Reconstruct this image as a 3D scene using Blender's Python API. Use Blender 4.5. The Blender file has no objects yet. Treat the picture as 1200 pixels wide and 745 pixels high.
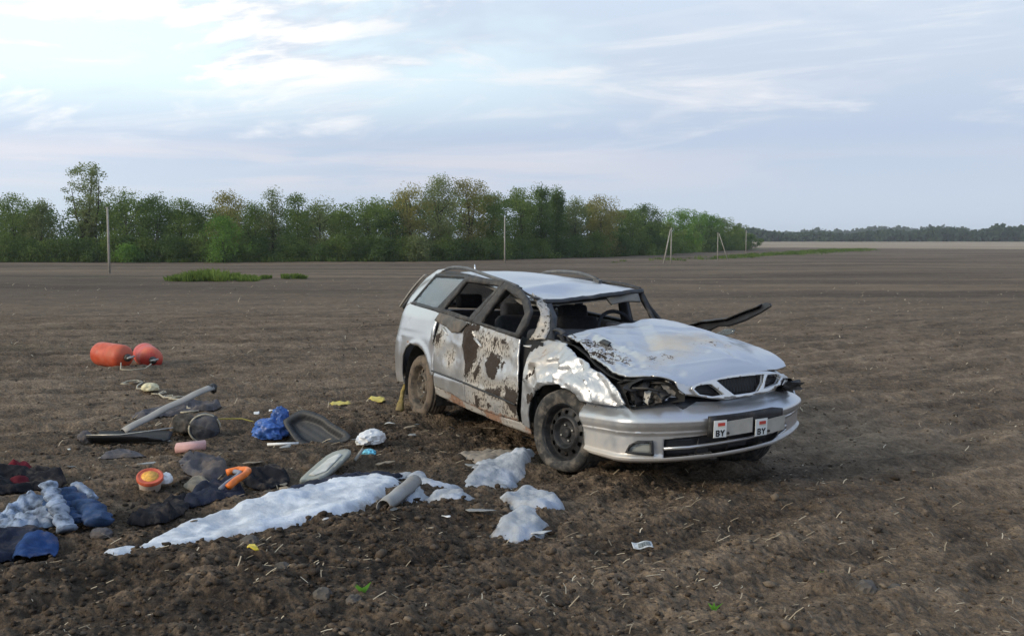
import bpy, bmesh, math, random
import numpy as np
from mathutils import Vector, Matrix

random.seed(7); rng = np.random.default_rng(7)
SC = bpy.context.scene
COL = SC.collection
R = math.radians

# ------------------------------------------------------------------ camera
HC = 1.40
cam = bpy.data.objects.new('camera', bpy.data.cameras.new('camera'))
COL.objects.link(cam)
cam.data.sensor_width = 36; cam.data.lens = 34.8
cam.data.clip_start = 0.05; cam.data.clip_end = 9000
cam.location = (0, 0, HC)
cam.rotation_euler = (R(90 - 4.657), 0, 0)
SC.camera = cam

# ------------------------------------------------------------------ sky, sun, exposure
SC.view_settings.view_transform = 'Standard'; SC.view_settings.look = 'None'
SC.view_settings.exposure = 0.0; SC.view_settings.gamma = 1.0
SUN_DIR = Vector((-0.80, -0.45, 0.38)).normalized()
world = bpy.data.worlds.new('World'); SC.world = world; world.use_nodes = True


class NT:
    """small helper round a node tree"""
    def __init__(s, t): s.t = t; s.t.nodes.clear()
    def n(s, typ, **kw):
        nd = s.t.nodes.new(typ)
        for k, v in kw.items(): setattr(nd, k, v)
        return nd
    def set(s, sock, v):
        if isinstance(v, bpy.types.NodeSocket): s.t.links.new(v, sock)
        elif v is not None:
            if isinstance(v, (tuple, list)) and len(v) == 3 and sock.type == 'RGBA': v = (*v, 1)
            sock.default_value = v
    def noise(s, vec, scale, detail=4, rough=.55, dist=0.):
        nd = s.n('ShaderNodeTexNoise'); s.set(nd.inputs['Vector'], vec)
        nd.inputs['Scale'].default_value = scale; nd.inputs['Detail'].default_value = detail
        nd.inputs['Roughness'].default_value = rough; nd.inputs['Distortion'].default_value = dist
        return nd.outputs['Fac']
    def voronoi(s, vec, scale, feature='F1', out='Distance'):
        nd = s.n('ShaderNodeTexVoronoi', feature=feature); s.set(nd.inputs['Vector'], vec)
        nd.inputs['Scale'].default_value = scale
        return nd.outputs[out]
    def mapv(s, vec, scale=(1, 1, 1), rot=(0, 0, 0), loc=(0, 0, 0)):
        nd = s.n('ShaderNodeMapping'); s.set(nd.inputs['Vector'], vec)
        nd.inputs['Scale'].default_value = scale; nd.inputs['Rotation'].default_value = rot
        nd.inputs['Location'].default_value = loc
        return nd.outputs['Vector']
    def ramp(s, fac, stops, interp='LINEAR'):
        nd = s.n('ShaderNodeValToRGB'); nd.color_ramp.interpolation = interp
        el = nd.color_ramp.elements
        while len(el) < len(stops): el.new(.5)
        for e, (p, c) in zip(el, stops):
            e.position = p; e.color = (c, c, c, 1) if not isinstance(c, (tuple, list)) else (*c, 1)
        s.set(nd.inputs['Fac'], fac)
        return nd.outputs['Color']
    def mix(s, fac, a, b, mode='MIX'):
        nd = s.n('ShaderNodeMix', data_type='RGBA', blend_type=mode)
        s.set(nd.inputs[0], fac); s.set(nd.inputs[6], a); s.set(nd.inputs[7], b)
        return nd.outputs[2]
    def math(s, op, a, b=None, c=None, clamp=False):
        nd = s.n('ShaderNodeMath', operation=op, use_clamp=clamp)
        s.set(nd.inputs[0], a); s.set(nd.inputs[1], b)
        if c is not None: s.set(nd.inputs[2], c)
        return nd.outputs[0]
    def step(s, v, a, b, lo=0., hi=1.):
        nd = s.n('ShaderNodeMapRange', interpolation_type='SMOOTHSTEP')
        s.set(nd.inputs[0], v)
        for i, x in enumerate((a, b, lo, hi)): nd.inputs[i+1].default_value = x
        return nd.outputs[0]
    def attr(s, name, out='Fac'):
        return s.n('ShaderNodeAttribute', attribute_name=name).outputs[out]
    def bump(s, h, strength=.5, dist=.01, normal=None):
        nd = s.n('ShaderNodeBump'); s.set(nd.inputs['Height'], h)
        nd.inputs['Strength'].default_value = strength; nd.inputs['Distance'].default_value = dist
        if normal is not None: s.set(nd.inputs['Normal'], normal)
        return nd.outputs['Normal']


def build_sky():
    g = NT(world.node_tree)
    out = g.n('ShaderNodeOutputWorld'); bg = g.n('ShaderNodeBackground')
    bg.inputs['Strength'].default_value = .1
    sky = g.n('ShaderNodeTexSky', sky_type='NISHITA', sun_disc=False)
    el = math.asin(SUN_DIR.z)
    sky.sun_elevation = el; sky.sun_rotation = math.atan2(SUN_DIR.x, SUN_DIR.y)
    sky.air_density = 1.0; sky.dust_density = 1.5
    d = g.n('ShaderNodeTexCoord').outputs['Generated']
    sep = g.n('ShaderNodeSeparateXYZ'); g.set(sep.inputs[0], d); X, Y, Z = sep.outputs
    K = 11.2
    k = lambda c: tuple(v*K for v in c)
    # grey-lavender layer by elevation (sine of it)
    base = g.ramp(Z, [(0.0, k((.53, .61, .71))), (.035, k((.53, .61, .72))), (.10, k((.475, .565, .715))), (.155, k((.545, .63, .755))),
                      (.24, k((.60, .70, .83))), (.42, k((.43, .56, .80))), (1.0, k((.34, .47, .76)))])
    az = g.math('MULTIPLY', X, -1.0)
    left = g.step(az, -.30, .42)
    D1 = g.mapv(d, (1, 1, 1), rot=(0, .05, 0))
    # clear gaps to a bright, hazy blue, mostly above the left (sunset) side
    gap = g.noise(g.mapv(D1, (2.3, 2.3, 8.5), loc=(3.1, 1.7, .4)), 1.0, 5, .55, .3)
    gapf = g.math('ADD', gap, g.math('MULTIPLY', left, .30))
    gm = g.math('MULTIPLY', g.step(gapf, .56, .72), g.math('MULTIPLY', g.step(Z, .085, .165), g.step(az, -.22, .12)))
    clear = g.mix(.85, sky.outputs['Color'], k((.78, .94, 1.02)))
    c1 = g.mix(gm, base, clear)
    # heaped cloud: lavender bellies, bright lit tops
    n1 = g.noise(g.mapv(D1, (4.2, 4.2, 15), loc=(1.2, 5.1, 2.0)), 1.0, 8, .58, .5)
    n2 = g.noise(g.mapv(D1, (4.2, 4.2, 15), loc=(1.2, 5.1, 1.80)), 1.0, 8, .58, .5)
    body = g.math('MULTIPLY', g.step(n1, .47, .60), g.step(Z, .06, .13))
    lit = g.step(g.math('SUBTRACT', n1, n2), -.06, .06)
    ccol = g.mix(lit, g.mix(left, k((.52, .60, .74)), k((.60, .66, .77))), g.mix(left, k((.66, .71, .80)), k((1.04, 1.0, .97))))
    high = g.step(Z, .24, .45, 1.0, .35)
    c2 = g.mix(g.math('MULTIPLY', g.math('MULTIPLY', body, high), g.step(az, -.40, .3, .30, .9)), c1, ccol)
    # thin veils
    wsp = g.noise(g.mapv(D1, (2.6, 2.6, 24), loc=(.4, 2.0, 3.0)), 1.0, 7, .62, .6)
    wm = g.math('MULTIPLY', g.step(wsp, .50, .72), g.step(Z, .05, .12))
    c3 = g.mix(g.math('MULTIPLY', g.math('MULTIPLY', wm, high), .72), c2, k((.86, .86, .88)))
    # low pinkish bank of distant cloud
    lb = g.noise(g.mapv(d, (2.2, 2.2, 22), loc=(0, 0, 4.4)), 1.6, 5, .58, .4)
    band = g.math('MULTIPLY', g.step(Z, .035, .06), g.step(Z, .10, .075))
    bm = g.math('MULTIPLY', g.math('MULTIPLY', g.step(lb, .40, .60), band), g.step(az, -.35, .05, .15, .62))
    c4 = g.mix(bm, c3, k((.68, .67, .73)))
    # glow of the hidden low sun on the left
    gl = g.n('ShaderNodeVectorMath', operation='DOT_PRODUCT'); g.set(gl.inputs[0], d)
    gl.inputs[1].default_value = Vector((-.62, .72, .30)).normalized()
    gf = g.step(gl.outputs['Value'], .80, 1.0)
    c5 = g.mix(1.0, c4, g.mix(gf, (1, 1, 1), (1.22, 1.20, 1.15)), 'MULTIPLY')
    g.set(bg.inputs['Color'], c5)
    g.set(out.inputs['Surface'], bg.outputs[0])


build_sky()
sun = bpy.data.objects.new('sun', bpy.data.lights.new('sun', 'SUN')); COL.objects.link(sun)
sun.data.energy = 2.4; sun.data.angle = R(14); sun.data.color = (1.0, .86, .68)
sun.rotation_euler = SUN_DIR.to_track_quat('Z', 'Y').to_euler()


# ------------------------------------------------------------------ object helpers
def tag(o, label=None, cat=None, group=None, kind=None):
    if label: o['label'] = label
    if cat: o['category'] = cat
    if group: o['group'] = group
    if kind: o['kind'] = kind
    return o


def empty(name, loc=(0, 0, 0), rotz=0., label=None, cat=None, group=None):
    o = bpy.data.objects.new(name, None); COL.objects.link(o)
    o.location = loc; o.rotation_euler = (0, 0, rotz)
    return tag(o, label, cat, group)


def link(name, me, mat=None, parent=None, smooth=True, sharp=None):
    if mat is not None and not me.materials:
        for m in (mat if isinstance(mat, (list, tuple)) else [mat]): me.materials.append(m)
    if smooth and len(me.polygons):
        me.polygons.foreach_set('use_smooth', [True]*len(me.polygons))
        if sharp: me.set_sharp_from_angle(angle=R(sharp))
    o = bpy.data.objects.new(name, me); COL.objects.link(o)
    if parent is not None: o.parent = parent
    return o


def from_bm(name, bm, mat=None, parent=None, smooth=True, sharp=None):
    me = bpy.data.meshes.new(name); bm.normal_update(); bm.to_mesh(me); bm.free()
    return link(name, me, mat, parent, smooth, sharp)


def from_arr(name, V, F, mat=None, parent=None, smooth=True, sharp=None):
    V = np.asarray(V, np.float32); me = bpy.data.meshes.new(name)
    if isinstance(F, np.ndarray):
        k = F.shape[1]; me.vertices.add(len(V)); me.vertices.foreach_set('co', V.ravel())
        me.loops.add(F.size); me.loops.foreach_set('vertex_index', F.astype(np.int32).ravel())
        me.polygons.add(len(F)); me.polygons.foreach_set('loop_start', np.arange(0, F.size, k, dtype=np.int32))
        me.polygons.foreach_set('loop_total', np.full(len(F), k, np.int32))
        me.update(calc_edges=True); me.validate()
    else:
        me.from_pydata(V.tolist(), [], F); me.update()
    return link(name, me, mat, parent, smooth, sharp)


def fattr(me, name, vals, dom='POINT'):
    a = me.attributes.new(name, 'FLOAT', dom)
    a.data.foreach_set('value', np.asarray(vals, np.float32))


# ------------------------------------------------------------------ noise
def _h(ix, iy, iz):
    h = (ix.astype(np.int64)*73856093) ^ (iy.astype(np.int64)*19349663) ^ (iz.astype(np.int64)*83492791)
    h = (h ^ (h >> 13))*1274126177 & 0x7fffffff
    return h ^ (h >> 16)


def pn3(x, y, z):
    x, y, z = np.broadcast_arrays(np.asarray(x, float), np.asarray(y, float), np.asarray(z, float))
    i = [np.floor(a) for a in (x, y, z)]; f = [a-b for a, b in zip((x, y, z), i)]
    u = [t*t*t*(t*(t*6-15)+10) for t in f]
    r = 0
    for dx in (0, 1):
        for dy in (0, 1):
            for dz in (0, 1):
                h = _h(i[0]+dx, i[1]+dy, i[2]+dz)
                gx = (h & 255)/127.5-1; gy = ((h >> 8) & 255)/127.5-1; gz_ = ((h >> 16) & 255)/127.5-1
                w = (u[0] if dx else 1-u[0])*(u[1] if dy else 1-u[1])*(u[2] if dz else 1-u[2])
                r = r + w*(gx*(f[0]-dx)+gy*(f[1]-dy)+gz_*(f[2]-dz))
    return r


def pn2(x, y, s=0):
    x = np.asarray(x, float); y = np.asarray(y, float)
    ix, iy = np.floor(x), np.floor(y); fx, fy = x-ix, y-iy
    ux, uy = fx*fx*(3-2*fx), fy*fy*(3-2*fy)
    r = 0; zz = np.full_like(ix, s)
    for dx in (0, 1):
        for dy in (0, 1):
            h = _h(ix+dx, iy+dy, zz); a = (h & 1023)*(2*math.pi/1024)
            w = (ux if dx else 1-ux)*(uy if dy else 1-uy)
            r = r + w*(np.cos(a)*(fx-dx)+np.sin(a)*(fy-dy))
    return r*1.4


def fbm3(P, scale, octv=3, seed=0., ridged=False):
    r = 0; a = 1.
    for k in range(octv):
        n = pn3(P[:, 0]*scale+seed*17.3, P[:, 1]*scale-seed*5.1, P[:, 2]*scale+seed*9.7)
        r = r + a*((.5-np.abs(n)*1.6) if ridged else n)
        a *= .5; scale *= 2.03
    return r


def sst(v, a, b):
    t = np.clip((v-a)/(b-a), 0, 1); return t*t*(3-2*t)


# ------------------------------------------------------------------ terrain
CA, SA = math.cos(R(41)), math.sin(R(41))            # tillage direction


def slope(x, y):
    x = np.asarray(x, float); y = np.asarray(y, float)
    yy = np.maximum(y, -40)
    return -4*(1-np.exp(-yy/115)) - .03*x*np.exp(-(x*x+(y-8)**2)/400)


def blob(x, y, cx, cy, rx, ry, a=0.):
    c, s = math.cos(a), math.sin(a); dx, dy = x-cx, y-cy
    return np.exp(-(((dx*c+dy*s)/rx)**2+((-dx*s+dy*c)/ry)**2))


MOUNDS = [  # x, y, rx, ry, angle, height
    (.75, 6.45, .45, .16, .5, .07), (.22, 6.72, .16, .09, .3, .06), (.52, 6.60, .14, .08, .4, .05), (-.95, 8.85, .18, .10, .4, .06), (-.62, 8.95, .16, .10, .4, .05), (.1, 6.9, .3, .12, 1.0, .09), (-1.25, 8.3, .5, .2, .3, .05), (-.6, 5.35, .5, .16, .8, .07),
    (-1.5, 4.55, .5, .2, .6, .08), (-1.1, 4.25, .4, .18, .4, .07), (-2.3, 6.3, .35, .18, .2, .06), (-1.65, 6.85, .35, .15, .5, .09),
    (-.9, 7.1, .5, .13, .5, .06), (-.45, 4.9, .35, .15, .7, .05), (.45, 4.6, .4, .2, .5, .04), (1.45, 4.45, .16, .12, .5, .07),
    (-1.35, 5.45, .75, .16, .85, -.03), (-2.6, 7.12, .26, .07, -.3, -.10), (-.1, 6.4, .35, .12, .9, -.05), (-2.2, 4.8, .35, .14, .3, -.05),
    (-.2, 7.75, .8, .2, .6, -.06), (-2.1, 4.2, .4, .2, .4, .07), (-.3, 4.1, .4, .16, .6, .05), (.2, 5.5, .22, .2, .4, .06),
    (-.25, 6.05, .25, .15, .9, .05), (-3.0, 5.4, .4, .15, .2, .05), (.6, 6.75, .12, .10, 0, .06)]


def turned(x, y):
    """how churned-up the soil is (the crash zone in front of and beside the car)"""
    t = np.maximum(blob(x, y, -1.2, 4.9, 2.6, 1.9, .35), .9*blob(x, y, -.5, 7.9, 1.9, 1.1, -.9))
    t = np.maximum(t, .8*blob(x, y, -2.7, 7.6, .9, .8, 0))
    t = np.maximum(t, .8*blob(x, y, .6, 6.2, 1.2, .6, .3))
    return t


def ground_h(x, y, fine=True):
    x = np.asarray(x, float); y = np.asarray(y, float)
    r = np.hypot(x, y); a = x*CA+y*SA; b = -x*SA+y*CA      # along / across the tillage
    z = slope(x, y)
    t = turned(x, y)
    z = z + .05*pn2(x/3.1, y/3.1, 1) + .22*pn2(x/31., y/31., 2)*sst(r, 12, 60)
    # tillage rows, wandering
    w = b + .25*pn2(a/2.4, b/1.7, 3)
    z = z + (.022*np.sin(w*2*math.pi/.72) + .012*np.sin(w*2*math.pi/.31+1.3))*(1-.85*t)*(1-.6*sst(r, 25, 90))
    z = z + .04*pn2(a/2.2, b/.55, 4)
    for m in MOUNDS:
        if m[5] < 0 or True: z = z + m[5]*blob(x, y, *m[:5])
    if fine:
        fade = 1-.75*sst(r, 14, 60)
        k = (.50 + .38*t)*fade
        bil = lambda n: np.abs(n)*1.5-.36
        z = z + k*(.040*pn2(a/.50, b/.32, 5) + .036*bil(pn2(a/.26+9, b/.19, 6)) + .024*bil(pn2(x/.12, y/.12, 7))
                   + .018*bil(pn2(x/.055, y/.055, 8)) + .010*pn2(x/.026, y/.026, 9))
    return z


def gh(x, y): return float(ground_h(np.array([x]), np.array([y]))[0])
def ghs(x, y): return float(ground_h(np.array([x]), np.array([y]), False)[0])


# ------------------------------------------------------------------ materials
def mat(name, fn):
    m = bpy.data.materials.new(name); m.use_nodes = True; g = NT(m.node_tree)
    out = g.n('ShaderNodeOutputMaterial'); p = g.n('ShaderNodeBsdfPrincipled')
    g.set(out.inputs['Surface'], p.outputs[0]); fn(g, p, out)
    return m


def obj_co(g): return g.n('ShaderNodeTexCoord').outputs['Object']


def simple(name, col, rough=.7, metal=0., var=.25, scale=18., bump=.0, bscale=60., dust=0., dustcol=(.16, .125, .09), spec=.5):
    def fn(g, p, out):
        c = obj_co(g); n = g.noise(c, scale, 5, .6)
        lo = tuple(v*(1-var) for v in col); hi = tuple(min(1, v*(1+var)) for v in col)
        cc = g.mix(g.step(n, .3, .7), lo, hi)
        if dust > 0:
            dn = g.noise(c, scale*.5, 6, .65)
            dm = g.step(dn, .62-.35*dust, .78-.25*dust, 0, min(1, .35+dust*.6)); cc = g.mix(dm, cc, dustcol)
            g.set(p.inputs['Roughness'], g.math('ADD', g.math('MULTIPLY', dm, .9-rough), rough))
        else: p.inputs['Roughness'].default_value = rough
        g.set(p.inputs['Base Color'], cc); p.inputs['Metallic'].default_value = metal
        p.inputs['Specular IOR Level'].default_value = spec
        if bump > 0: g.set(p.inputs['Normal'], g.bump(g.noise(c, bscale, 4, .6), bump, .004))
    return mat(name, fn)


def soil_fn(g, p, out):
    c = obj_co(g)
    a = g.mapv(c, (1, 1, 1), rot=(0, 0, -R(41)))
    st = g.mapv(a, (.45, 1.1, 1))
    big = g.noise(st, .9, 5, .6, .3)
    mid = g.noise(g.mapv(a, (.7, 1.2, 1)), 5.5, 6, .65)
    fin = g.noise(c, 38, 5, .65)
    t = g.attr('turned'); far = g.attr('far'); rel = g.attr('relief')
    cell = g.voronoi(g.mapv(c, (1, 1, 1)), 30, out='Color'); cs = g.n('ShaderNodeSeparateXYZ'); g.set(cs.inputs[0], cell)
    dry = g.math('ADD', g.math('MULTIPLY', big, .55), g.math('MULTIPLY', mid, .45))
    dry = g.math('ADD', dry, g.math('MULTIPLY', g.math('SUBTRACT', fin, .5), .38))
    dry = g.math('ADD', dry, g.math('MULTIPLY', g.math('SUBTRACT', rel, .5), .26))  # relief tints too: dry crests lighter, hollows darker, shading put into the colour
    dry = g.math('ADD', dry, g.math('MULTIPLY', g.math('SUBTRACT', cs.outputs[0], .5), .10))
    soil = g.ramp(dry, [(.30, (.048, .037, .028)), (.44, (.112, .089, .066)), (.56, (.180, .143, .106)), (.70, (.29, .234, .172))])
    dk = g.ramp(dry, [(.34, (.012, .0095, .008)), (.47, (.034, .026, .020)), (.57, (.095, .071, .051)), (.70, (.24, .178, .124))])
    col = g.mix(g.math('MULTIPLY', t, .85), soil, dk)
    # far field: flatter and greyer, streaked along the rows
    fs = g.noise(g.mapv(c, (.02, .10, 1)), 1.0, 6, .6)
    fc = g.ramp(fs, [(.36, (.050, .039, .030)), (.5, (.100, .079, .059)), (.64, (.170, .136, .098))])
    fk = g.step(g.noise(g.mapv(c, (.5, 1.6, 1)), 1.3, 6, .75), .60, .70, 0, .55)
    fc = g.mix(fk, fc, (.24, .195, .14))
    fd_ = g.step(g.noise(g.mapv(c, (.25, 1.2, 1), loc=(9, 4, 0)), 1.0, 6, .7), .58, .70, 0, .6)
    fc = g.mix(fd_, fc, (.042, .032, .024))
    col = g.mix(g.math('MULTIPLY', far, .8), col, fc)
    # greenish weedy bloom in places
    gr = g.noise(g.mapv(c, (.09, .25, 1)), 1.0, 5, .6)
    col = g.mix(g.step(gr, .55, .75, 0, .35), col, (.085, .082, .048))
    # a pale harvested field beyond, on the right
    pale = g.attr('pale')
    pc = g.ramp(g.noise(g.mapv(c, (.004, .02, 1)), 1.0, 4, .5), [(.35, (.20, .165, .12)), (.6, (.30, .26, .20))])
    col = g.mix(pale, col, pc)
    vg = g.attr('green')
    gc = g.ramp(g.noise(c, .6, 5, .6), [(.35, (.030, .045, .018)), (.65, (.075, .095, .035))])
    col = g.mix(g.step(g.math('ADD', vg, g.math('MULTIPLY', g.math('SUBTRACT', g.noise(g.mapv(c, (.06, .3, 1)), 1, 5, .6), .5), .9)), .4, .6), col, gc)
    col = g.mix(1.0, col, (1.08, 1.01, .93), 'MULTIPLY')
    g.set(p.inputs['Base Color'], col); p.inputs['Roughness'].default_value = .95
    p.inputs['Specular IOR Level'].default_value = .18
    h = g.math('ADD', g.noise(c, 55, 5, .7), g.math('MULTIPLY', g.voronoi(c, 45), -.6))
    h = g.math('ADD', h, g.math('MULTIPLY', g.noise(c, 14, 4, .6), 1.5))
    g.set(p.inputs['Normal'], g.bump(h, .9, .03))


M = {}
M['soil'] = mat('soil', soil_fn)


def clod_fn(g, p, out):
    c = obj_co(g); v = g.attr('tone'); n = g.noise(c, 40, 5, .65)
    f = g.math('ADD', v, g.math('MULTIPLY', g.math('SUBTRACT', n, .5), .6))
    g.set(p.inputs['Base Color'], g.ramp(f, [(.1, (.045, .034, .025)), (.45, (.115, .088, .064)), (.75, (.20, .158, .115)), (1, (.30, .24, .175))]))
    p.inputs['Roughness'].default_value = .95; p.inputs['Specular IOR Level'].default_value = .15
    g.set(p.inputs['Normal'], g.bump(g.noise(c, 90, 4, .7), .6, .01))


M['clod'] = mat('clod', clod_fn)


def straw_fn(g, p, out):
    v = g.attr('tone')
    g.set(p.inputs['Base Color'], g.ramp(v, [(0, (.12, .09, .055)), (.5, (.28, .22, .14)), (1, (.55, .47, .34))]))
    p.inputs['Roughness'].default_value = .8


M['straw'] = mat('straw', straw_fn)


def leaf_mat(name, dark, light, trans=.5):
    def fn(g, p, out):
        v = g.attr('tone')
        oi = g.n('ShaderNodeObjectInfo').outputs['Random']
        f = g.math('ADD', v, g.math('MULTIPLY', g.math('SUBTRACT', oi, .5), .25), clamp=True)
        col = g.mix(f, dark, light)
        g.set(p.inputs['Base Color'], col); p.inputs['Roughness'].default_value = .75
        p.inputs['Specular IOR Level'].default_value = .2
        tr = g.n('ShaderNodeBsdfTranslucent'); g.set(tr.inputs['Color'], col)
        mx = g.n('ShaderNodeMixShader'); mx.inputs[0].default_value = trans
        g.set(mx.inputs[1], p.outputs[0]); g.set(mx.inputs[2], tr.outputs[0])
        g.set(out.inputs['Surface'], mx.outputs[0])
    return mat(name, fn)


M['leaf_mid'] = leaf_mat('leaf_mid', (0.093, 0.146, 0.038), (0.215, 0.287, 0.074))
M['leaf_dark'] = leaf_mat('leaf_dark', (0.063, 0.111, 0.034), (0.146, 0.215, 0.060))
M['leaf_olive'] = leaf_mat('leaf_olive', (0.172, 0.171, 0.053), (0.357, 0.325, 0.102))
M['leaf_grey'] = leaf_mat('leaf_grey', (0.128, 0.164, 0.067), (0.262, 0.302, 0.120))
M['leaf_bright'] = leaf_mat('leaf_bright', (0.090, 0.183, 0.034), (0.190, 0.325, 0.062))
M['leaf_far'] = leaf_mat('leaf_far', (.036, .062, .036), (.076, .110, .056))
M['weed'] = leaf_mat('weed', (.055, .095, .018), (.190, .260, .060))
M['sprout'] = leaf_mat('sprout', (.10, .26, .03), (.20, .42, .06))
M['bark'] = simple('bark', (.040, .034, .027), .9, var=.4, scale=3)
M['pole'] = simple('pole', (.30, .28, .24), .85, var=.2, scale=2)
M['insul'] = simple('insulator', (.5, .5, .5), .4)


def paint_fn(crumple=0.):
    def fn(g, p, out):
        c = obj_co(g)
        mud = g.attr('mud'); dirt = g.attr('dirt')
        n1 = g.noise(c, 55, 6, .7); n2 = g.noise(c, 16, 5, .65); n3 = g.noise(g.mapv(c, (1, 1, .55)), 62, 4, .62)
        mm = g.math('ADD', mud, g.math('MULTIPLY', g.math('SUBTRACT', n1, .5), 1.5))
        mm = g.math('ADD', mm, g.math('MULTIPLY', g.math('SUBTRACT', n2, .5), 1.3))
        mk = g.step(mm, .46, .54)
        # flecks thrown about
        fl = g.math('MULTIPLY', g.step(n3, .525, .56), g.step(g.math('ADD', g.attr('fleck'), g.math('MULTIPLY', g.math('SUBTRACT', n2, .5), 2.2)), .50, .85))
        mk = g.math('MAXIMUM', mk, g.math('MULTIPLY', fl, .9))
        film = g.math('MULTIPLY', g.step(g.math('ADD', dirt, g.math('MULTIPLY', g.math('SUBTRACT', n2, .5), .9)), .12, 1.05), .80)
        rust = g.attr('rust')
        rk = g.step(g.math('ADD', rust, g.math('MULTIPLY', g.math('SUBTRACT', g.noise(c, 26, 6, .7), .5), 1.1)), .5, .75, 0, .85)
        scr = g.step(g.noise(g.mapv(c, (3, 3, 30)), 9, 3, .5), .66, .70, 0, .35)
        col = g.mix(film, (.50, .505, .51), (.43, .375, .30))
        col = g.mix(g.math('MULTIPLY', scr, .5), col, (.30, .30, .30))
        col = g.mix(rk, col, (.20, .085, .035))
        col = g.mix(mk, col, g.mix(g.noise(c, 90, 4, .6), (.016, .011, .008), (.050, .034, .024)))
        g.set(p.inputs['Base Color'], col)
        clean = g.math('SUBTRACT', 1., g.math('MAXIMUM', mk, g.math('MAXIMUM', rk, g.math('MULTIPLY', film, .7))))
        g.set(p.inputs['Metallic'], g.math('MULTIPLY', clean, .74))
        g.set(p.inputs['Roughness'], g.math('SUBTRACT', .92, g.math('MULTIPLY', clean, .62 if crumple == 0 else .48)))
        p.inputs['Coat Weight'].default_value = .0
        g.set(p.inputs['Coat Weight'], g.math('MULTIPLY', clean, .35 if crumple == 0 else .0)); p.inputs['Coat Roughness'].default_value = .12
        h = g.math('MULTIPLY', mk, g.math('ADD', .6, n1))
        nrm = g.bump(h, .7, .012)
        if crumple > 0:
            wv = g.noise(c, 11, 3, .5, .4)
            nrm = g.bump(wv, crumple, .03, nrm)
        else:
            nrm = g.bump(g.noise(c, 5, 2, .5), .10, .03, nrm)
        g.set(p.inputs['Normal'], nrm)
    return fn


M['paint'] = mat('silver_paint', paint_fn(0))
M['paint_crumpled'] = mat('crumpled_silver_paint', paint_fn(.40))
M['black_trim'] = simple('black_trim', (.018, .018, .019), .55, var=.3, scale=20, dust=.25, dustcol=(.10, .08, .06))
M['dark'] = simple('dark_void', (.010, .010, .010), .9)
M['dark_metal'] = simple('dark_metal', (.05, .048, .045), .6, .3, var=.5, scale=25, dust=.4, dustcol=(.12, .095, .07))
M['grime'] = simple('grimy_frame', (.028, .026, .025), .7, var=.5, scale=14, dust=.34, dustcol=(.105, .088, .068))
M['interior'] = simple('interior_fabric', (.020, .021, .026), .9, var=.3, scale=30, bump=.3, bscale=200)
M['interior_grey'] = simple('interior_plastic', (.06, .065, .075), .7, var=.2, scale=10, dust=.15)
M['lining'] = simple('roof_lining', (.22, .21, .19), .95, var=.15, scale=8, dust=.2)
M['rubber_dusty'] = simple('dusty_rubber', (.030, .029, .028), .9, var=.3, scale=20, dust=.55, dustcol=(.17, .145, .115), bump=.3, bscale=70)
M['rubber_mud'] = simple('muddy_rubber', (.045, .037, .030), .92, var=.3, scale=18, dust=.85, dustcol=(.155, .118, .085), bump=.4, bscale=60)
M['steel_wheel'] = simple('black_steel_wheel', (.022, .022, .023), .5, .35, var=.4, scale=25, dust=.3, dustcol=(.11, .09, .07))
M['steel_wheel_mud'] = simple('muddy_steel_wheel', (.05, .043, .035), .75, .1, var=.4, scale=25, dust=.7, dustcol=(.16, .125, .09))
M['bolt'] = simple('bolt_metal', (.40, .38, .34), .4, .8, var=.2)
M['rail'] = simple('roof_rail', (.10, .10, .10), .5, .2, var=.3, scale=10, dust=.3, dustcol=(.25, .22, .18))
M['chrome'] = simple('bright_trim', (.62, .63, .64), .22, .6, var=.05, scale=8)
M['grille_black'] = simple('grille_black', (.012, .013, .016), .45, var=.2)
M['plastic_white'] = simple('white_plastic', (.72, .72, .70), .5, var=.08, scale=6, dust=.15)
M['foam'] = None


def glass_fn(tint, a):
    def fn(g, p, out):
        c = obj_co(g)
        p.inputs['Base Color'].default_value = (*tint, 1); p.inputs['Roughness'].default_value = .06
        p.inputs['Specular IOR Level'].default_value = .9
        d = g.step(g.noise(c, 6, 6, .65), .35, .75, 0, .25)
        g.set(p.inputs['Alpha'], g.math('ADD', a, d, clamp=True))
    return fn


M['glass'] = mat('dusty_glass', glass_fn((.16, .20, .23), .50))
M['lens'] = mat('lens_glass', glass_fn((.40, .41, .38), .75))

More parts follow.
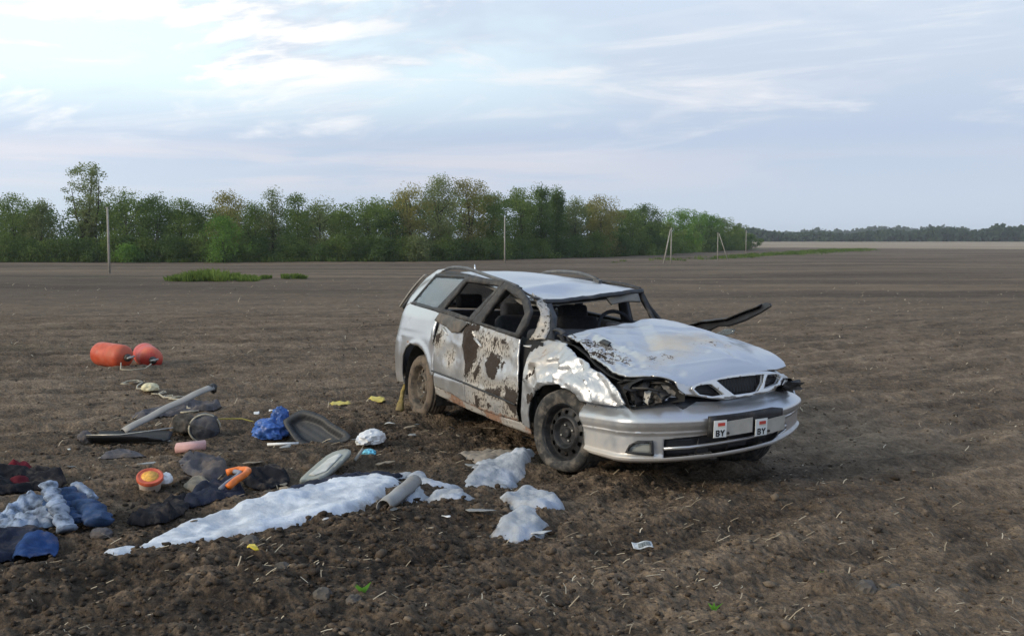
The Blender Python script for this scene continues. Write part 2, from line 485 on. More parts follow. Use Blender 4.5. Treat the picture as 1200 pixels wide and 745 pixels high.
# ------------------------------------------------------------------ ground
def build_ground():
    th = np.concatenate([np.linspace(R(-37), R(37), 660), np.linspace(R(37), R(323), 46)[1:-1]])
    rs = list(np.linspace(.4, 3.2, 12)); r = 3.2
    while r < 3600:
        r += max(.011, .0034*r) if r < 30 else (.012*r if r < 400 else .03*r)
        rs.append(r)
    rs = np.array(rs); nr, nt = len(rs), len(th)
    RR, TT = np.meshgrid(rs, th, indexing='ij')
    x = (RR*np.sin(TT)).ravel(); y = (RR*np.cos(TT)).ravel()
    z = ground_h(x, y)
    idx = np.arange(nr*nt).reshape(nr, nt)
    a = idx[:-1]; b = idx[1:]
    F = np.stack([a, np.roll(a, -1, 1), np.roll(b, -1, 1), b], -1).reshape(-1, 4)[:, ::-1]
    V = np.stack([x, y, z], 1)
    c = len(V); V = np.concatenate([V, [[0, 0, gh(0, .01)]]])
    # close the little disc under the camera with quads that share the centre
    ring = idx[0]; tri = [(c, int(ring[i]), int(ring[(i+1) % nt])) for i in range(nt)]
    F3 = np.array([(t[0], t[1], t[2], t[0]) for t in tri])
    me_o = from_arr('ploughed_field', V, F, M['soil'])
    me = me_o.data
    X = np.append(x, 0); Y = np.append(y, 0); rr = np.hypot(X, Y)
    fattr(me, 'turned', np.clip(turned(X, Y), 0, 1))
    fattr(me, 'far', sst(rr, 14, 60))
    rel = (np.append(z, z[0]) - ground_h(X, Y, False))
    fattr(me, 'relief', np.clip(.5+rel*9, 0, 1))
    az = np.degrees(np.arctan2(X, Y))
    wob = 40*pn2(X/180., Y/180., 21)
    fattr(me, 'pale', sst(rr+wob, 515, 530)*sst(az, 12.5, 13.8)*sst(Y, 0, 10))
    # grassy strips: at the foot of the trees and a wedge running into the field
    g1 = np.zeros_like(X)
    D = tree_depth(600+1160*np.tan(np.radians(np.clip(az, -60, 60))))
    g1 = np.maximum(g1, sst(Y, D-9, D-2)*(az < 14)*sst(Y, D+60, D+40)*.9)
    # wedge between (640 px, 145 m) and (1040 px, 400 m)
    p0 = np.array([6., 150.]); p1 = np.array([145., 420.]); dd = p1-p0; L = np.hypot(*dd); dd /= L
    s = (X-p0[0])*dd[0]+(Y-p0[1])*dd[1]; q = np.abs(-(X-p0[0])*dd[1]+(Y-p0[1])*dd[0])
    wv = 3.5+.012*np.clip(s, 0, 400)
    g1 = np.maximum(g1, .70*np.exp(-(q/wv)**2)*sst(s, 10, 120)*sst(s, L+60, L))
    g1 = np.maximum(g1, .40*np.exp(-((Y-92)/7)**2)*(X < -16)*(X > -70))
    fattr(me, 'green', g1)
    tag(me_o, kind='structure')
    return me_o


_TP = ([-400, -60, 400, 567, 700, 767, 875, 1400], [150, 182, 192, 205, 250, 290, 430, 900])
def tree_depth(px): return np.interp(px, *_TP)


ground = build_ground()


# ------------------------------------------------------------------ soil clods and straw
def ico():
    bm = bmesh.new(); bmesh.ops.create_icosphere(bm, subdivisions=1, radius=1)
    V = np.array([v.co[:] for v in bm.verts]); F = np.array([[v.index for v in f.verts] for f in bm.faces]); bm.free()
    return V, F


def scatter_clods():
    V0, F0 = ico(); Vs, Fs, T = [], [], []; n = 0
    N = 15000
    # nearer ground gets more, denser in the churned zone
    rr = 3.3*np.exp(rng.random(N*3)*math.log(26/3.3)); aa = R(-33)+rng.random(N*3)*R(66)
    x = rr*np.sin(aa); y = rr*np.cos(aa)
    keep = rng.random(N*3) < (.22+.9*turned(x, y)+.18*sst(pn2(x/.9, y/.9, 33), .05, .4))
    x, y = x[keep][:N], y[keep][:N]; z = ground_h(x, y); t = turned(x, y)
    N = len(x)
    for i in range(len(x)):
        r_ = math.hypot(x[i], y[i])
        s = (.004+.010*rng.random()**3.)*(1+.8*t[i]*rng.random())*(1+.04*max(0, r_-5))
        if rng.random() < .02: s *= 2.2
        sc = s*np.array([.6+1.0*rng.random(), .6+.8*rng.random(), .4+.5*rng.random()])
        jit = 1+.75*(rng.random((len(V0), 1))-.5)
        v = V0*jit*sc; a = rng.random()*6.28; c, q = math.cos(a), math.sin(a)
        v = np.stack([v[:, 0]*c-v[:, 1]*q, v[:, 0]*q+v[:, 1]*c, v[:, 2]], 1)+[x[i], y[i], z[i]+sc[2]*.35]
        Vs.append(v); Fs.append(F0+n); n += len(V0)
        T.append(np.full(len(V0), np.clip(.40+.20*rng.normal()-.36*t[i], 0, 1)))
    o = from_arr('soil_clods', np.concatenate(Vs), np.concatenate(Fs), M['clod'], smooth=False)
    fattr(o.data, 'tone', np.concatenate(T)); tag(o, 'small loose clods of dry earth scattered over the ploughed field', 'soil clods', kind='stuff')


def scatter_straw():
    Vs, Fs, T = [], [], []; n = 0
    N = 15000
    rr = 3.3*np.exp(rng.random(N)*math.log(75/3.3)); aa = R(-33)+rng.random(N)*R(66)
    x = rr*np.sin(aa); y = rr*np.cos(aa); z = ground_h(x, y)
    patch = sst(pn2(x/.7, y/.7, 51), -.1, .45)
    for i in range(N):
        if rng.random() > (.12+.60*patch[i])*(.55+.45*min(1, rr[i]/12)): continue
        L = (.012+.05*rng.random()**2.5)*(1+.05*rr[i]); w = .0006+.0009*rng.random()+.00028*rr[i]
        a = R(41)+rng.normal()*.9; d = np.array([math.cos(a), math.sin(a)]); p = np.array([-d[1], d[0]])*w
        up = abs(rng.normal())*.35*L; bend = rng.normal()*.07*L
        q0 = np.array([x[i], y[i]])-d*L/2; q1 = q0+d*L*.5+p/w*bend; q2 = q0+d*L
        zs = [ghz+.004 for ghz in (z[i], z[i]+.5*up, z[i]+up*.8)]
        v = []
        for q, zz in zip((q0, q1, q2), zs): v += [[*(q-p), zz], [*(q+p), zz+.0012]]
        Vs.append(np.array(v)); Fs.append(np.array([[0, 1, 3, 2], [2, 3, 5, 4]])+n); n += 6
        T.append(np.full(6, np.clip(.5+.25*rng.normal(), 0, 1)))
    o = from_arr('straw', np.concatenate(Vs), np.concatenate(Fs), M['straw'], smooth=False)
    fattr(o.data, 'tone', np.concatenate(T)); tag(o, 'broken bits of pale straw and roots littering the soil', 'straw', kind='stuff')


scatter_clods(); scatter_straw()


# ------------------------------------------------------------------ trees
def at(px, D):     # ground point under a bearing (bearing given as the photo column it is seen in)
    return (px-600)/1160*D, D


def tube_arr(pts, rads, n=7):
    pts = [Vector(p) for p in pts]; V, F = [], []
    for i, p in enumerate(pts):
        d = (pts[min(i+1, len(pts)-1)]-pts[max(i-1, 0)]).normalized()
        u = d.cross(Vector((0, 0, 1)) if abs(d.z) < .95 else Vector((1, 0, 0))).normalized(); w = d.cross(u)
        for k in range(n):
            a = 2*math.pi*k/n; V.append(p+(u*math.cos(a)+w*math.sin(a))*rads[i])
    for i in range(len(pts)-1):
        for k in range(n):
            F.append((i*n+k, i*n+(k+1) % n, (i+1)*n+(k+1) % n, (i+1)*n+k))
    F.append(tuple(range(n))[::-1]); F.append(tuple((len(pts)-1)*n+k for k in range(n)))
    return [tuple(v) for v in V], F


def join_arr(parts):
    V, F = [], []
    for v, f in parts:
        o = len(V); V += list(v); F += [tuple(i+o for i in q) for q in f]
    return V, F


def crown_mesh(seed, nclump, per, shape, leaf=.40, rad=1.0, hollow=.35):
    """unit-ish crown: clumps of little leaf faces in a lumpy volume. shape(t)->radius at height t (0..1)"""
    g = np.random.default_rng(seed); Vs = []; T = []; cent = []
    while len(cent) < nclump:
        t = g.random(); a = g.random()*6.283; q = math.sqrt(g.random())
        q = hollow+(1-hollow)*q; r_ = shape(t)*(.72+.35*math.sin(a*2+seed)+.22*math.sin(a*5+seed*2+t*7))*q
        r_ = max(r_, 0)
        cent.append((r_*math.cos(a), r_*math.sin(a), t, g.normal()))
    cent = np.array(cent)
    N = nclump*per
    ci = np.repeat(np.arange(nclump), per)
    off = g.normal(size=(N, 3)); off /= np.linalg.norm(off, axis=1)[:, None]; off *= (g.random((N, 1))**.45)
    return cent, ci, off, g


def make_crown(name, seed, W_, H, z0, nclump, per, shape, leaf, crad, hollow=.3):
    cent, ci, off, g = crown_mesh(seed, nclump, per, shape, hollow=hollow)
    P = cent[:, :3]*[W_/2, W_/2, H]; P[:, 2] += z0
    cr = crad*(.65+.7*g.random(len(P)))
    C_ = P[ci]+off*cr[ci][:, None]*[1, 1, .8]
    N = len(C_); n = g.normal(size=(N, 3))+[0, 0, .4]; n /= np.linalg.norm(n, axis=1)[:, None]
    u = np.cross(n, g.normal(size=(N, 3))); u /= np.linalg.norm(u, axis=1)[:, None]; w = np.cross(n, u)
    s = leaf*(.6+.8*g.random((N, 1)))
    V = np.stack([C_-u*s*.5, C_+w*s*.38, C_+u*s*.5, C_-w*s*.38], 1).reshape(-1, 3)
    F = np.arange(4*N).reshape(-1, 4)
    tone = np.clip(.5+.20*cent[ci, 3]+.16*g.normal(size=N), 0, 1)
    me = bpy.data.meshes.new(name); me.vertices.add(4*N); me.vertices.foreach_set('co', V.astype(np.float32).ravel())
    me.loops.add(4*N); me.loops.foreach_set('vertex_index', F.astype(np.int32).ravel()); me.polygons.add(N)
    me.polygons.foreach_set('loop_start', np.arange(0, 4*N, 4, dtype=np.int32)); me.polygons.foreach_set('loop_total', np.full(N, 4, np.int32))
    me.update(calc_edges=True)
    fattr(me, 'tone', np.repeat(tone, 4))
    return me, P


def make_trunk(name, seed, H, z0, P, r0, lean=0., nl=9):
    g = random.Random(seed); parts = []
    top = Vector((lean*H*.4, g.uniform(-.3, .3), z0+H*.62))
    spine = [Vector((0, 0, -.6)), Vector((lean*z0*.3, 0, z0*.5)), Vector((lean*z0*.8, 0, z0+.15*H)), top]
    parts.append(tube_arr(spine, [r0*1.25, r0, r0*.75, r0*.25]))
    idx = sorted(range(len(P)), key=lambda i: g.random())[:nl]
    for i in idx:
        e = Vector(P[i]); b = spine[2].lerp(top, g.uniform(-.4, .7)) if e.z > z0+.3*H else spine[1].lerp(spine[2], g.uniform(.3, 1))
        m = b.lerp(e, .5)+Vector((g.uniform(-.3, .3), g.uniform(-.3, .3), .12*H*g.random()))
        parts.append(tube_arr([b, m, e], [r0*.42, r0*.26, r0*.09], 5))
    me = bpy.data.meshes.new(name); V, F = join_arr(parts); me.from_pydata(V, [], F); me.update()
    return me


SHAPES = {
    'round': lambda t: max(0, 1-abs((t-.47)/.55)**2.5)**.5*.95,
    'dome': lambda t: (.72+.5*t-.1) if t < .5 else max(0, 1-((t-.45)/.57)**2.6)**.5*.92,
    'tall': lambda t: (.55+.6*t) if t < .5 else .85*math.sqrt(max(0.02, 1-((t-.5)/.52)**2)),
    'cone': lambda t: max(.05, 1.0-t*.92)*.9+.05,
    'vase': lambda t: (.34+.85*t) if t < .68 else max(.02, 1-((t-.62)/.40)**2.4)**.5*.92,
    'bush': lambda t: math.sqrt(max(0.02, 1-t*t))*1.0,
}
LEAFM = {'mid': 'leaf_mid', 'dark': 'leaf_dark', 'olive': 'leaf_olive', 'grey': 'leaf_grey', 'bright': 'leaf_bright'}


def tree(name, px, ytop, wpx, kind, shape, label, cat='tree', group=None, dD=0., clear=.12, dens=1., lean=0., seed=None, leafs=1., hollow=.3, limbs=9):
    D = float(tree_depth(px))+dD; x, y = at(px, D)
    zb = ghs(x, y); H = HC+(278-ytop)/1160*D-zb; W_ = wpx/1160*D
    seed = seed if seed is not None else int(px*7+ytop)
    z0 = H*clear; hc = (H-z0)
    k = D/200.
    ncl = int((26+ .55*W_*hc/2.2)*dens); ncl = max(26, min(int(ncl*1.9), 190))
    me, P = make_crown('crown', seed, W_*1.32, hc*.95, z0, ncl, 84, SHAPES[shape], .27*k**.6*leafs, min(1.7, .19*W_+.45), hollow)
    o = empty(name, (x, y, zb), label=label, cat=cat, group=group)
    link('crown', me, M[LEAFM[kind]], o, smooth=False)
    link('trunk', make_trunk('trunk', seed, H, max(z0, .5), P, .012*H+.06, lean, limbs), M['bark'], o)
    return o


TREES = [  # px, ytop, width, colour, shape, label
    (-22, 236, 62, 'grey', 'dome', 'grey-green tree cut off by the left edge of the picture', .05, 1.),
    (18, 228, 50, 'mid', 'dome', 'mid-green round-topped tree between the left edge and the tall leaning willow', .05, 1.),
    (50, 238, 46, 'grey', 'tall', 'low grey-green tree close on the left of the tall leaning willow', .05, 1.),
    (150, 222, 52, 'mid', 'dome', 'mid-green tree standing just right of the pole nearest the left edge', .06, 1.),
    (186, 229, 48, 'dark', 'dome', 'dark round tree second to the right of the left pole', .05, 1.),
    (214, 233, 42, 'mid', 'tall', 'narrow mid-green tree above the weed patch on the field', .06, .9),
    (238, 240, 40, 'dark', 'round', 'low dark tree left of the olive crown in the left half of the wood', .05, 1.),
    (268, 227, 50, 'olive', 'round', 'olive-brown rounded crown in the left half of the wood', .1, 1.),
    (300, 239, 44, 'mid', 'dome', 'mid-green tree just right of the left olive crown', .06, 1.),
    (321, 221, 32, 'grey', 'tall', 'slim pointed grey-green tree rising above its neighbours', .12, .75),
    (350, 229, 40, 'mid', 'vase', 'loose open-crowned tree right of the slim pointed one', .15, .75),
    (376, 235, 40, 'grey', 'vase', 'thin grey-green tree with sky showing between its upper branches', .15, .7),
    (404, 239, 44, 'mid', 'tall', 'mid-green tree in the dip of the skyline right of the open-crowned trees', .08, 1.),
    (432, 233, 44, 'mid', 'dome', 'mid-green tree left of the yellowish-olive crown', .07, 1.),
    (458, 248, 36, 'dark', 'round', 'low dark tree wedged left under the yellowish-olive crown', .05, 1.),
    (481, 217, 48, 'olive', 'round', 'yellowish-olive rounded crown at the left of the tallest clump', .18, .95),
    (514, 207, 58, 'grey', 'dome', 'tall grey-green tree at the peak of the tallest clump', .10, 1.),
    (550, 210, 58, 'olive', 'dome', 'big olive-green tree at the right of the tallest clump', .08, 1.1),
    (578, 224, 40, 'mid', 'tall', 'mid-green tree directly left of the middle pole', .08, 1.),
    (612, 220, 44, 'mid', 'vase', 'open mid-green tree directly right of the middle pole', .12, .9),
    (634, 216, 34, 'dark', 'tall', 'dark pointed tree between the middle pole and the dark conifer-like one', .06, 1.1),
    (652, 221, 40, 'dark', 'cone', 'darkest narrow tree of conifer shape right of the middle pole', .03, 1.3),
    (674, 233, 30, 'grey', 'vase', 'thin pale tree in the gap right of the darkest tree', .12, .8),
    (704, 230, 56, 'olive', 'dome', 'olive-brown broad dome of a tree in the right half of the wood', .08, 1.1),
    (738, 246, 40, 'mid', 'round', 'mid-green tree filling the slope right of the olive dome', .06, 1.),
    (756, 240, 36, 'dark', 'tall', 'dark ragged-topped tree left of the braced pole', .05, 1.),
    (776, 262, 30, 'mid', 'round', 'low tree in the notch just left of the braced pole', .05, 1.),
    (800, 245, 46, 'bright', 'dome', 'fresh green dome-shaped tree behind the braced pole', .05, 1.1),
    (826, 250, 42, 'bright', 'round', 'fresh green tree right of the braced pole', .05, 1.1),
    (846, 256, 36, 'mid', 'round', 'mid-green tree behind the second braced pole', .05, 1.),
    (862, 266, 28, 'mid', 'bush', 'last low tree at the right end of the wood', .03, 1.),
]
for (px, yt, w, kd, sh, lb, cl, dn) in TREES:
    tree('broadleaf_tree', px, yt, w, kd, sh, lb, clear=cl, dens=dn)


def willow():
    D = 187.; x, y = at(105, D); zb = ghs(x, y); H = HC+(278-193)/1160*D-zb
    o = empty('willow_tree', (x, y, zb), label='tallest grey-green willow with a leaning forked trunk, left of the left pole', cat='tree')
    me1, P1 = make_crown('crown', 11, 12.5, H*.72, H*.26, 130, 60, SHAPES['vase'], .29, 1.2, .15)
    link('crown', me1, M['leaf_grey'], o, smooth=False)
    parts = [tube_arr([(-4.2, 0, -.5), (-2.8, 0, 2.2), (-.9, 0, 5.2), (.2, 0, 8.0), (1.0, 0, H*.78)], [.38, .34, .30, .22, .08]),
             tube_arr([(-.9, 0, 5.2), (-2.2, .3, 8.5), (-2.9, .2, H*.75)], [.2, .16, .05]),
             tube_arr([(1.6, 0, -.5), (1.5, .1, 3.0), (1.2, .1, 6.5), (2.1, 0, 10), (2.4, 0, H*.85)], [.3, .25, .2, .14, .05]),
             tube_arr([(-2.6, 0, 2.5), (-.4, 0, 3.0), (1.4, .1, 2.9)], [.12, .1, .07])]
    rr = random.Random(3)
    for i in range(10):
        e = Vector(P1[i*5 % len(P1)]); b = Vector((.3, 0, 8)) if e.x < 1 else Vector((1.8, 0, 8.5))
        parts.append(tube_arr([b, b.lerp(e, .5)+Vector((0, 0, .6)), e], [.13, .09, .03], 5))
    V, F = join_arr(parts); link_me = bpy.data.meshes.new('trunk'); link_me.from_pydata(V, [], F); link_me.update()
    link('trunk', link_me, M['bark'], o)


willow()
# a second row that closes the gaps, and the undergrowth at the foot
for i in range(22):
    px = -30+i*42+rng.uniform(-8, 8); yt = np.interp(px, [-30, 120, 260, 420, 520, 640, 740, 870], [250, 240, 250, 252, 232, 238, 256, 274])+rng.uniform(-4, 5)
    tree('background_tree', px, yt-3, 74, ['dark', 'mid', 'dark'][i % 3], 'dome', 'dark tree of the back row, mostly hidden behind the front trees of the wood',
         group='trees of the back row of the wood', dD=14, clear=.02, dens=1., seed=900+i % 6, leafs=1.25)
for i in range(40):
    px = -36+i*23+rng.uniform(-7, 7); b = np.interp(px, [-30, 400, 600, 767, 875], [281, 281, 279, 280, 283])+rng.uniform(-7, 5)
    kd = ['dark', 'dark', 'mid', 'dark', 'mid'][i % 5]
    tree('undergrowth_bush', px, b, 38+rng.uniform(-6, 8), kd, 'bush', 'dark rounded bush in the undergrowth along the foot of the wood', 'bush',
         'bushes along the foot of the wood', dD=-4, clear=.0, dens=1., seed=700+i % 7, leafs=.9, hollow=.1, limbs=4)
tree('leafy_bush', 262, 255, 56, 'bright', 'bush', 'fresh green bush brighter than its neighbours behind the weed patch', 'bush', dD=-7, clear=0, seed=41, hollow=.15)
tree('leafy_bush', 490, 276, 34, 'grey', 'bush', 'pale grey-green bush at the foot of the tallest clump', 'bush', dD=-7, clear=0, seed=42, hollow=.15)
tree('leafy_bush', 152, 289, 30, 'bright', 'bush', 'small yellow-green bush low down just right of the left pole', 'bush', dD=-7, clear=0, seed=43, hollow=.15)


def far_wood():
    Vs, T = [], []
    g = np.random.default_rng(5)
    for layer, (D, top, n) in enumerate([(1230, 269.5, 260), (2300, 267.2, 150)]):
        for i in range(n):
            px = 868+i*(1500-868)/n+g.uniform(-2, 2)
            h = top+2.2*math.sin(px*.021+layer)+1.6*math.sin(px*.083+1)+g.uniform(-.6, 1.2)
            if layer == 0 and px > 1150: h -= 4.5*min(1, (px-1150)/15)*(.7+.3*math.sin(px*.2))
            x, y = at(px, D+g.uniform(-25, 25)); zb = ghs(x, y); H = HC+(278-h)/1160*D-zb
            N = 90; c = np.array([x, y, zb]); r = H*.62
            p = g.normal(size=(N, 3)); p /= np.linalg.norm(p, axis=1)[:, None]; p = np.abs(p)*[1, 1, 1]*np.sign(g.normal(size=(N, 3)))*[1, 1, 0]+np.abs(p)*[0, 0, 1]
            C_ = c+p*[r, r, H]*(.5+.5*g.random((N, 1)))
            nrm = g.normal(size=(N, 3)); u = np.cross(nrm, g.normal(size=(N, 3))); u /= np.linalg.norm(u, axis=1)[:, None]
            w = np.cross(nrm, u); w /= np.linalg.norm(w, axis=1)[:, None]; s = H*.17
            Vs.append(np.stack([C_-u*s, C_+w*s, C_+u*s, C_-w*s], 1).reshape(-1, 3)); T.append(np.repeat(np.clip(.5+.2*g.normal(), 0, 1)+.15*g.normal(size=N), 4))
    V = np.concatenate(Vs); o = from_arr('distant_wood', V, np.arange(len(V)).reshape(-1, 4), M['leaf_far'], smooth=False)
    fattr(o.data, 'tone', np.clip(np.concatenate(T), 0, 1)); tag(o, 'low dark line of distant woodland on the horizon beyond the pale field', 'woodland', kind='stuff')


far_wood()


# ------------------------------------------------------------------ poles
def pole(px, D, ytop, label, brace=None, thin=1.):
    x, y = at(px, D); zb = ghs(x, y); H = HC+(278-ytop)/1160*D-zb
    o = empty('utility_pole', (x, y, zb), label=label, cat='utility pole', group='poles of the power line')
    V, F = tube_arr([(0, 0, -.5), (0, 0, H*.5), (0, 0, H)], [.135*thin, .12*thin, .095*thin], 10)
    from_arr('post', V, F, M['pole'], o)
    V, F = join_arr([tube_arr([(dx, 0, H-.12), (dx, 0, H+.02), (dx, 0, H+.14)], [.02, .055, .045], 8) for dx in (-.28, .28)]
                    + [tube_arr([(-.32, 0, H-.14), (.32, 0, H-.14)], [.035, .035], 6)])
    from_arr('insulator_arm', V, F, M['dark_metal'], o)
    if brace is not None:
        V, F = tube_arr([(brace, -.4, -.5), (brace*.1, -.05, H*.96)], [.13*thin, .10*thin], 10)
        from_arr('brace', V, F, M['pole'], o)


pole(128.5, 105, 243, 'single slim pole standing alone nearest the left edge of the field')
pole(591.5, 175, 255, 'single slim pole rising behind the roof of the wrecked car')
pole(786, 175, 267, 'braced pole whose strut leans in from its left', brace=-1.45)
pole(840.5, 207, 272.5, 'braced pole whose strut leans in from its right', brace=2.2, thin=.72)
pole(873.5, 330, 270, 'farthest small pole at the right end of the wood')


# ------------------------------------------------------------------ weeds and grass on the field
def blades(name, spots, mat_, label, cat, seed, parent=None):
    g = np.random.default_rng(seed); Vs, T = [], []
    for (x, y, h, w, tone) in spots:
        z = ghs(x, y)
        n = 26
        a = g.random(n)*6.28; rr = w*np.sqrt(g.random(n)); bx = x+rr*np.cos(a); by = y+rr*np.sin(a)
        hh = h*(.55+.6*g.random(n)); lx = g.normal(size=n)*.3*hh; ly = g.normal(size=n)*.3*hh; bw = .035+.05*h*g.random(n)
        ca = g.random(n)*6.28
        for i in range(n):
            d = np.array([math.cos(ca[i]), math.sin(ca[i]), 0])*bw[i]; b = np.array([bx[i], by[i], z-.03]); t = b+[lx[i], ly[i], hh[i]]
            m = b*.5+t*.5+[0, 0, .1*hh[i]]
            Vs.append([b-d*.6, m-d, t, m+d]); T += [np.clip(tone+.2*g.normal(), 0, 1)]*4
    V = np.array(Vs).reshape(-1, 3)
    o = from_arr(name, V, np.arange(len(V)).reshape(-1, 4), M[mat_], parent, smooth=False); fattr(o.data, 'tone', T)
    if parent is None: tag(o, label, cat, kind='stuff')
    return o


sp = []
for i in range(150):
    u = rng.random(); px = 197+u*104; D = 76+rng.normal()*1.3; env = .35+.65*math.exp(-((u-.45)/.33)**2)
    x, y = at(px, D); sp.append((x, y, .85*env*(.7+.5*rng.random()), .35, .35+.5*(.4 < u < .7)*rng.random()+.15*rng.random()))
blades('weed_patch', sp, 'weed', 'bushy patch of green weeds growing alone on the field below the wood', 'weeds', 2)
sp = []
for cx, n, h in ((312, 6, .35), (334, 8, .42), (347, 7, .45), (354, 5, .35)):
    for i in range(n):
        x, y = at(cx+rng.uniform(-4, 4), 79+rng.normal()*.8); sp.append((x, y, h, .25, .25+.3*rng.random()))
blades('low_weeds', sp, 'weed', 'row of low dark weed tufts right of the big weed patch', 'weeds', 3)
sp = []
for i in range(520):
    u = .10+.90*rng.random()**.8
    if rng.random() > .25+.9*sst(u, .15, .5): continue
    x = 6+139*u+rng.normal()*(2+4*u); y = 150+270*u+rng.normal()*3.
    sp.append((x, y, .30+.3*rng.random()+.3*u, .7+.8*u, rng.random()*.7))
for i in range(520):
    px = -40+rng.random()*900; D = float(tree_depth(px))-5+rng.normal()*1.5; x, y = at(px, D); sp.append((x, y, .7+.5*rng.random(), .8, .1+.3*rng.random()))
blades('rough_grass', sp, 'weed', 'strips of rough grass along the wood and across the field edge', 'grass', 4)


# ------------------------------------------------------------------ panels
def poly_dist(U, poly):
    """signed distance (inside positive) of points U (n,2) to a polygon"""
    P = np.asarray(poly, float); d = np.full(len(U), 1e9); ins = np.zeros(len(U), bool)
    for a, b in zip(P, np.roll(P, -1, 0)):
        ab = b-a; t = np.clip(((U-a)@ab)/max(ab@ab, 1e-12), 0, 1)
        d = np.minimum(d, np.hypot(*(U-a-t[:, None]*ab).T))
        c = (a[1] > U[:, 1]) != (b[1] > U[:, 1])
        ins ^= c & (U[:, 0] < (b[0]-a[0])*(U[:, 1]-a[1])/((b[1]-a[1]) if b[1] != a[1] else 1e-12)+a[0])
    return np.where(ins, d, -d)


def smooth_poly(pts, n=6):
    """closed Catmull-Rom through the points"""
    P = np.asarray(pts, float); out = []
    for i in range(len(P)):
        p0, p1, p2, p3 = P[i-1], P[i], P[(i+1) % len(P)], P[(i+2) % len(P)]
        for k in range(n):
            t = k/n
            out.append(.5*((2*p1)+(-p0+p2)*t+(2*p0-5*p1+4*p2-p3)*t*t+(-p0+3*p1-3*p2+p3)*t**3))
    return np.array(out)


def panel(name, outline, fn, step, mat_, parent, thick=.012, holes=(), attrs=None, sharp=None, flip=False, smooth=True, kind=None, jag=0.):
    """a sheet cut to OUTLINE (2-D), gridded at STEP, bent into place by fn(u,v)->(n,3), given real thickness"""
    bm = bmesh.new(); O = np.asarray(outline, float)
    vs = [bm.verts.new((p[0], p[1], 0)) for p in O]
    bm.faces.new(vs); bm.normal_update()
    def cut(co, no):
        bmesh.ops.bisect_plane(bm, geom=bm.verts[:]+bm.edges[:]+bm.faces[:], plane_co=co, plane_no=no, dist=1e-5)
    lo, hi = O.min(0), O.max(0)
    for ax in (0, 1):
        n = int((hi[ax]-lo[ax])/step)
        for k in range(1, n+1):
            c = lo[ax]+(hi[ax]-lo[ax])*k/(n+1)
            cut((c, 0, 0) if ax == 0 else (0, c, 0), (1, 0, 0) if ax == 0 else (0, 1, 0))
    for h in holes:
        H = np.asarray(h, float)
        for a, b in zip(H, np.roll(H, -1, 0)):
            d = b-a; cut((a[0], a[1], 0), (-d[1], d[0], 0))
        cen = np.array([f.calc_center_median()[:2] for f in bm.faces])
        ins = poly_dist(cen, H) > 0; fl = [f for f, i in zip(bm.faces[:], ins) if i]
        bmesh.ops.delete(bm, geom=fl, context='FACES')
    big = [f for f in bm.faces if len(f.verts) > 4]
    if big: bmesh.ops.triangulate(bm, faces=big)
    U = np.array([v.co[:2] for v in bm.verts])
    P = fn(U[:, 0], U[:, 1])
    for v, p in zip(bm.verts, P): v.co = p
    bm.normal_update()
    if flip: bmesh.ops.reverse_faces(bm, faces=bm.faces[:])
    me = bpy.data.meshes.new(name); bm.to_mesh(me); bm.free()
    if attrs:
        for k, f in attrs.items(): fattr(me, k, f(U, P))
    o = link(name, me, mat_, parent, smooth, sharp)
    if thick > 0:
        md = o.modifiers.new('thickness', 'SOLIDIFY'); md.thickness = thick; md.offset = -1 if not flip else -1
    if kind: o['kind'] = kind
    return o


# ------------------------------------------------------------------ the wrecked car
CAR_M = Matrix(((0.45620118094272627, 0.8890148185708595, 0.03915526615774467, 0.4696338583079769),
                (-0.8897895401048669, 0.45509901599410907, 0.03405084376580804, 8.264223857651416),
                (0.012452181593267476, -0.05037398140524117, 0.9986527951049617, -0.2955392571402333), (0, 0, 0, 1)))
car = empty('wrecked_estate_car', label='crashed silver estate car with crumpled bonnet, mud-splashed doors and no windscreen', cat='car')
car.matrix_world = CAR_M


def W(x, z):
    w = np.interp(z, [0, .2, .35, .55, .75, .93, 1.38, 1.6], [.76, .79, .825, .84, .83, .79, .57, .45])
    x = np.asarray(x, float)
    w = w - .11*np.clip((x-1.2)/.7, 0, 3)**2
    w = w - .16*np.where((x > .68) & (z < .94), np.clip((z-.62)/.3, 0, 2)**2, 0)
    t = np.clip((-1.5-x)/.75, 0, 1.4)
    return w - .06*t**2 - .25*t**7


def xb(y): return 2.19 - .26*np.abs(np.asarray(y, float)/.73)**2.6


def bumper_path():
    xs = np.linspace(1.45, 1.80, 60); R_ = np.stack([xs, -W(xs, .5)], 1)
    ys = np.linspace(-.66, .66, 160); F_ = np.stack([xb(ys), ys], 1)
    p0, p1 = R_[-1], F_[0]; c = np.array([1.935, -.735]); s = np.linspace(0, 1, 14)[1:-1, None]
    Cc = (1-s)**2*p0 + 2*s*(1-s)*c + s*s*p1
    P = np.concatenate([R_, Cc, F_, Cc[::-1]*[1, -1], R_[::-1]*[1, -1]])
    d = np.concatenate([[0], np.cumsum(np.hypot(*np.diff(P, axis=0).T))])
    return P, d - d[-1]/2


BP, BU = bumper_path()
_t = np.gradient(BP, axis=0); BN = np.stack([_t[:, 1], -_t[:, 0]], 1); BN /= np.linalg.norm(BN, axis=1)[:, None]


def side(sgn=-1, off=0., disp=None):
    def fn(x, z):
        y = W(x, z)+off
        P = np.stack([x, sgn*y, z], 1)
        if disp is not None: P[:, 1] += sgn*disp(P)
        return P
    return fn


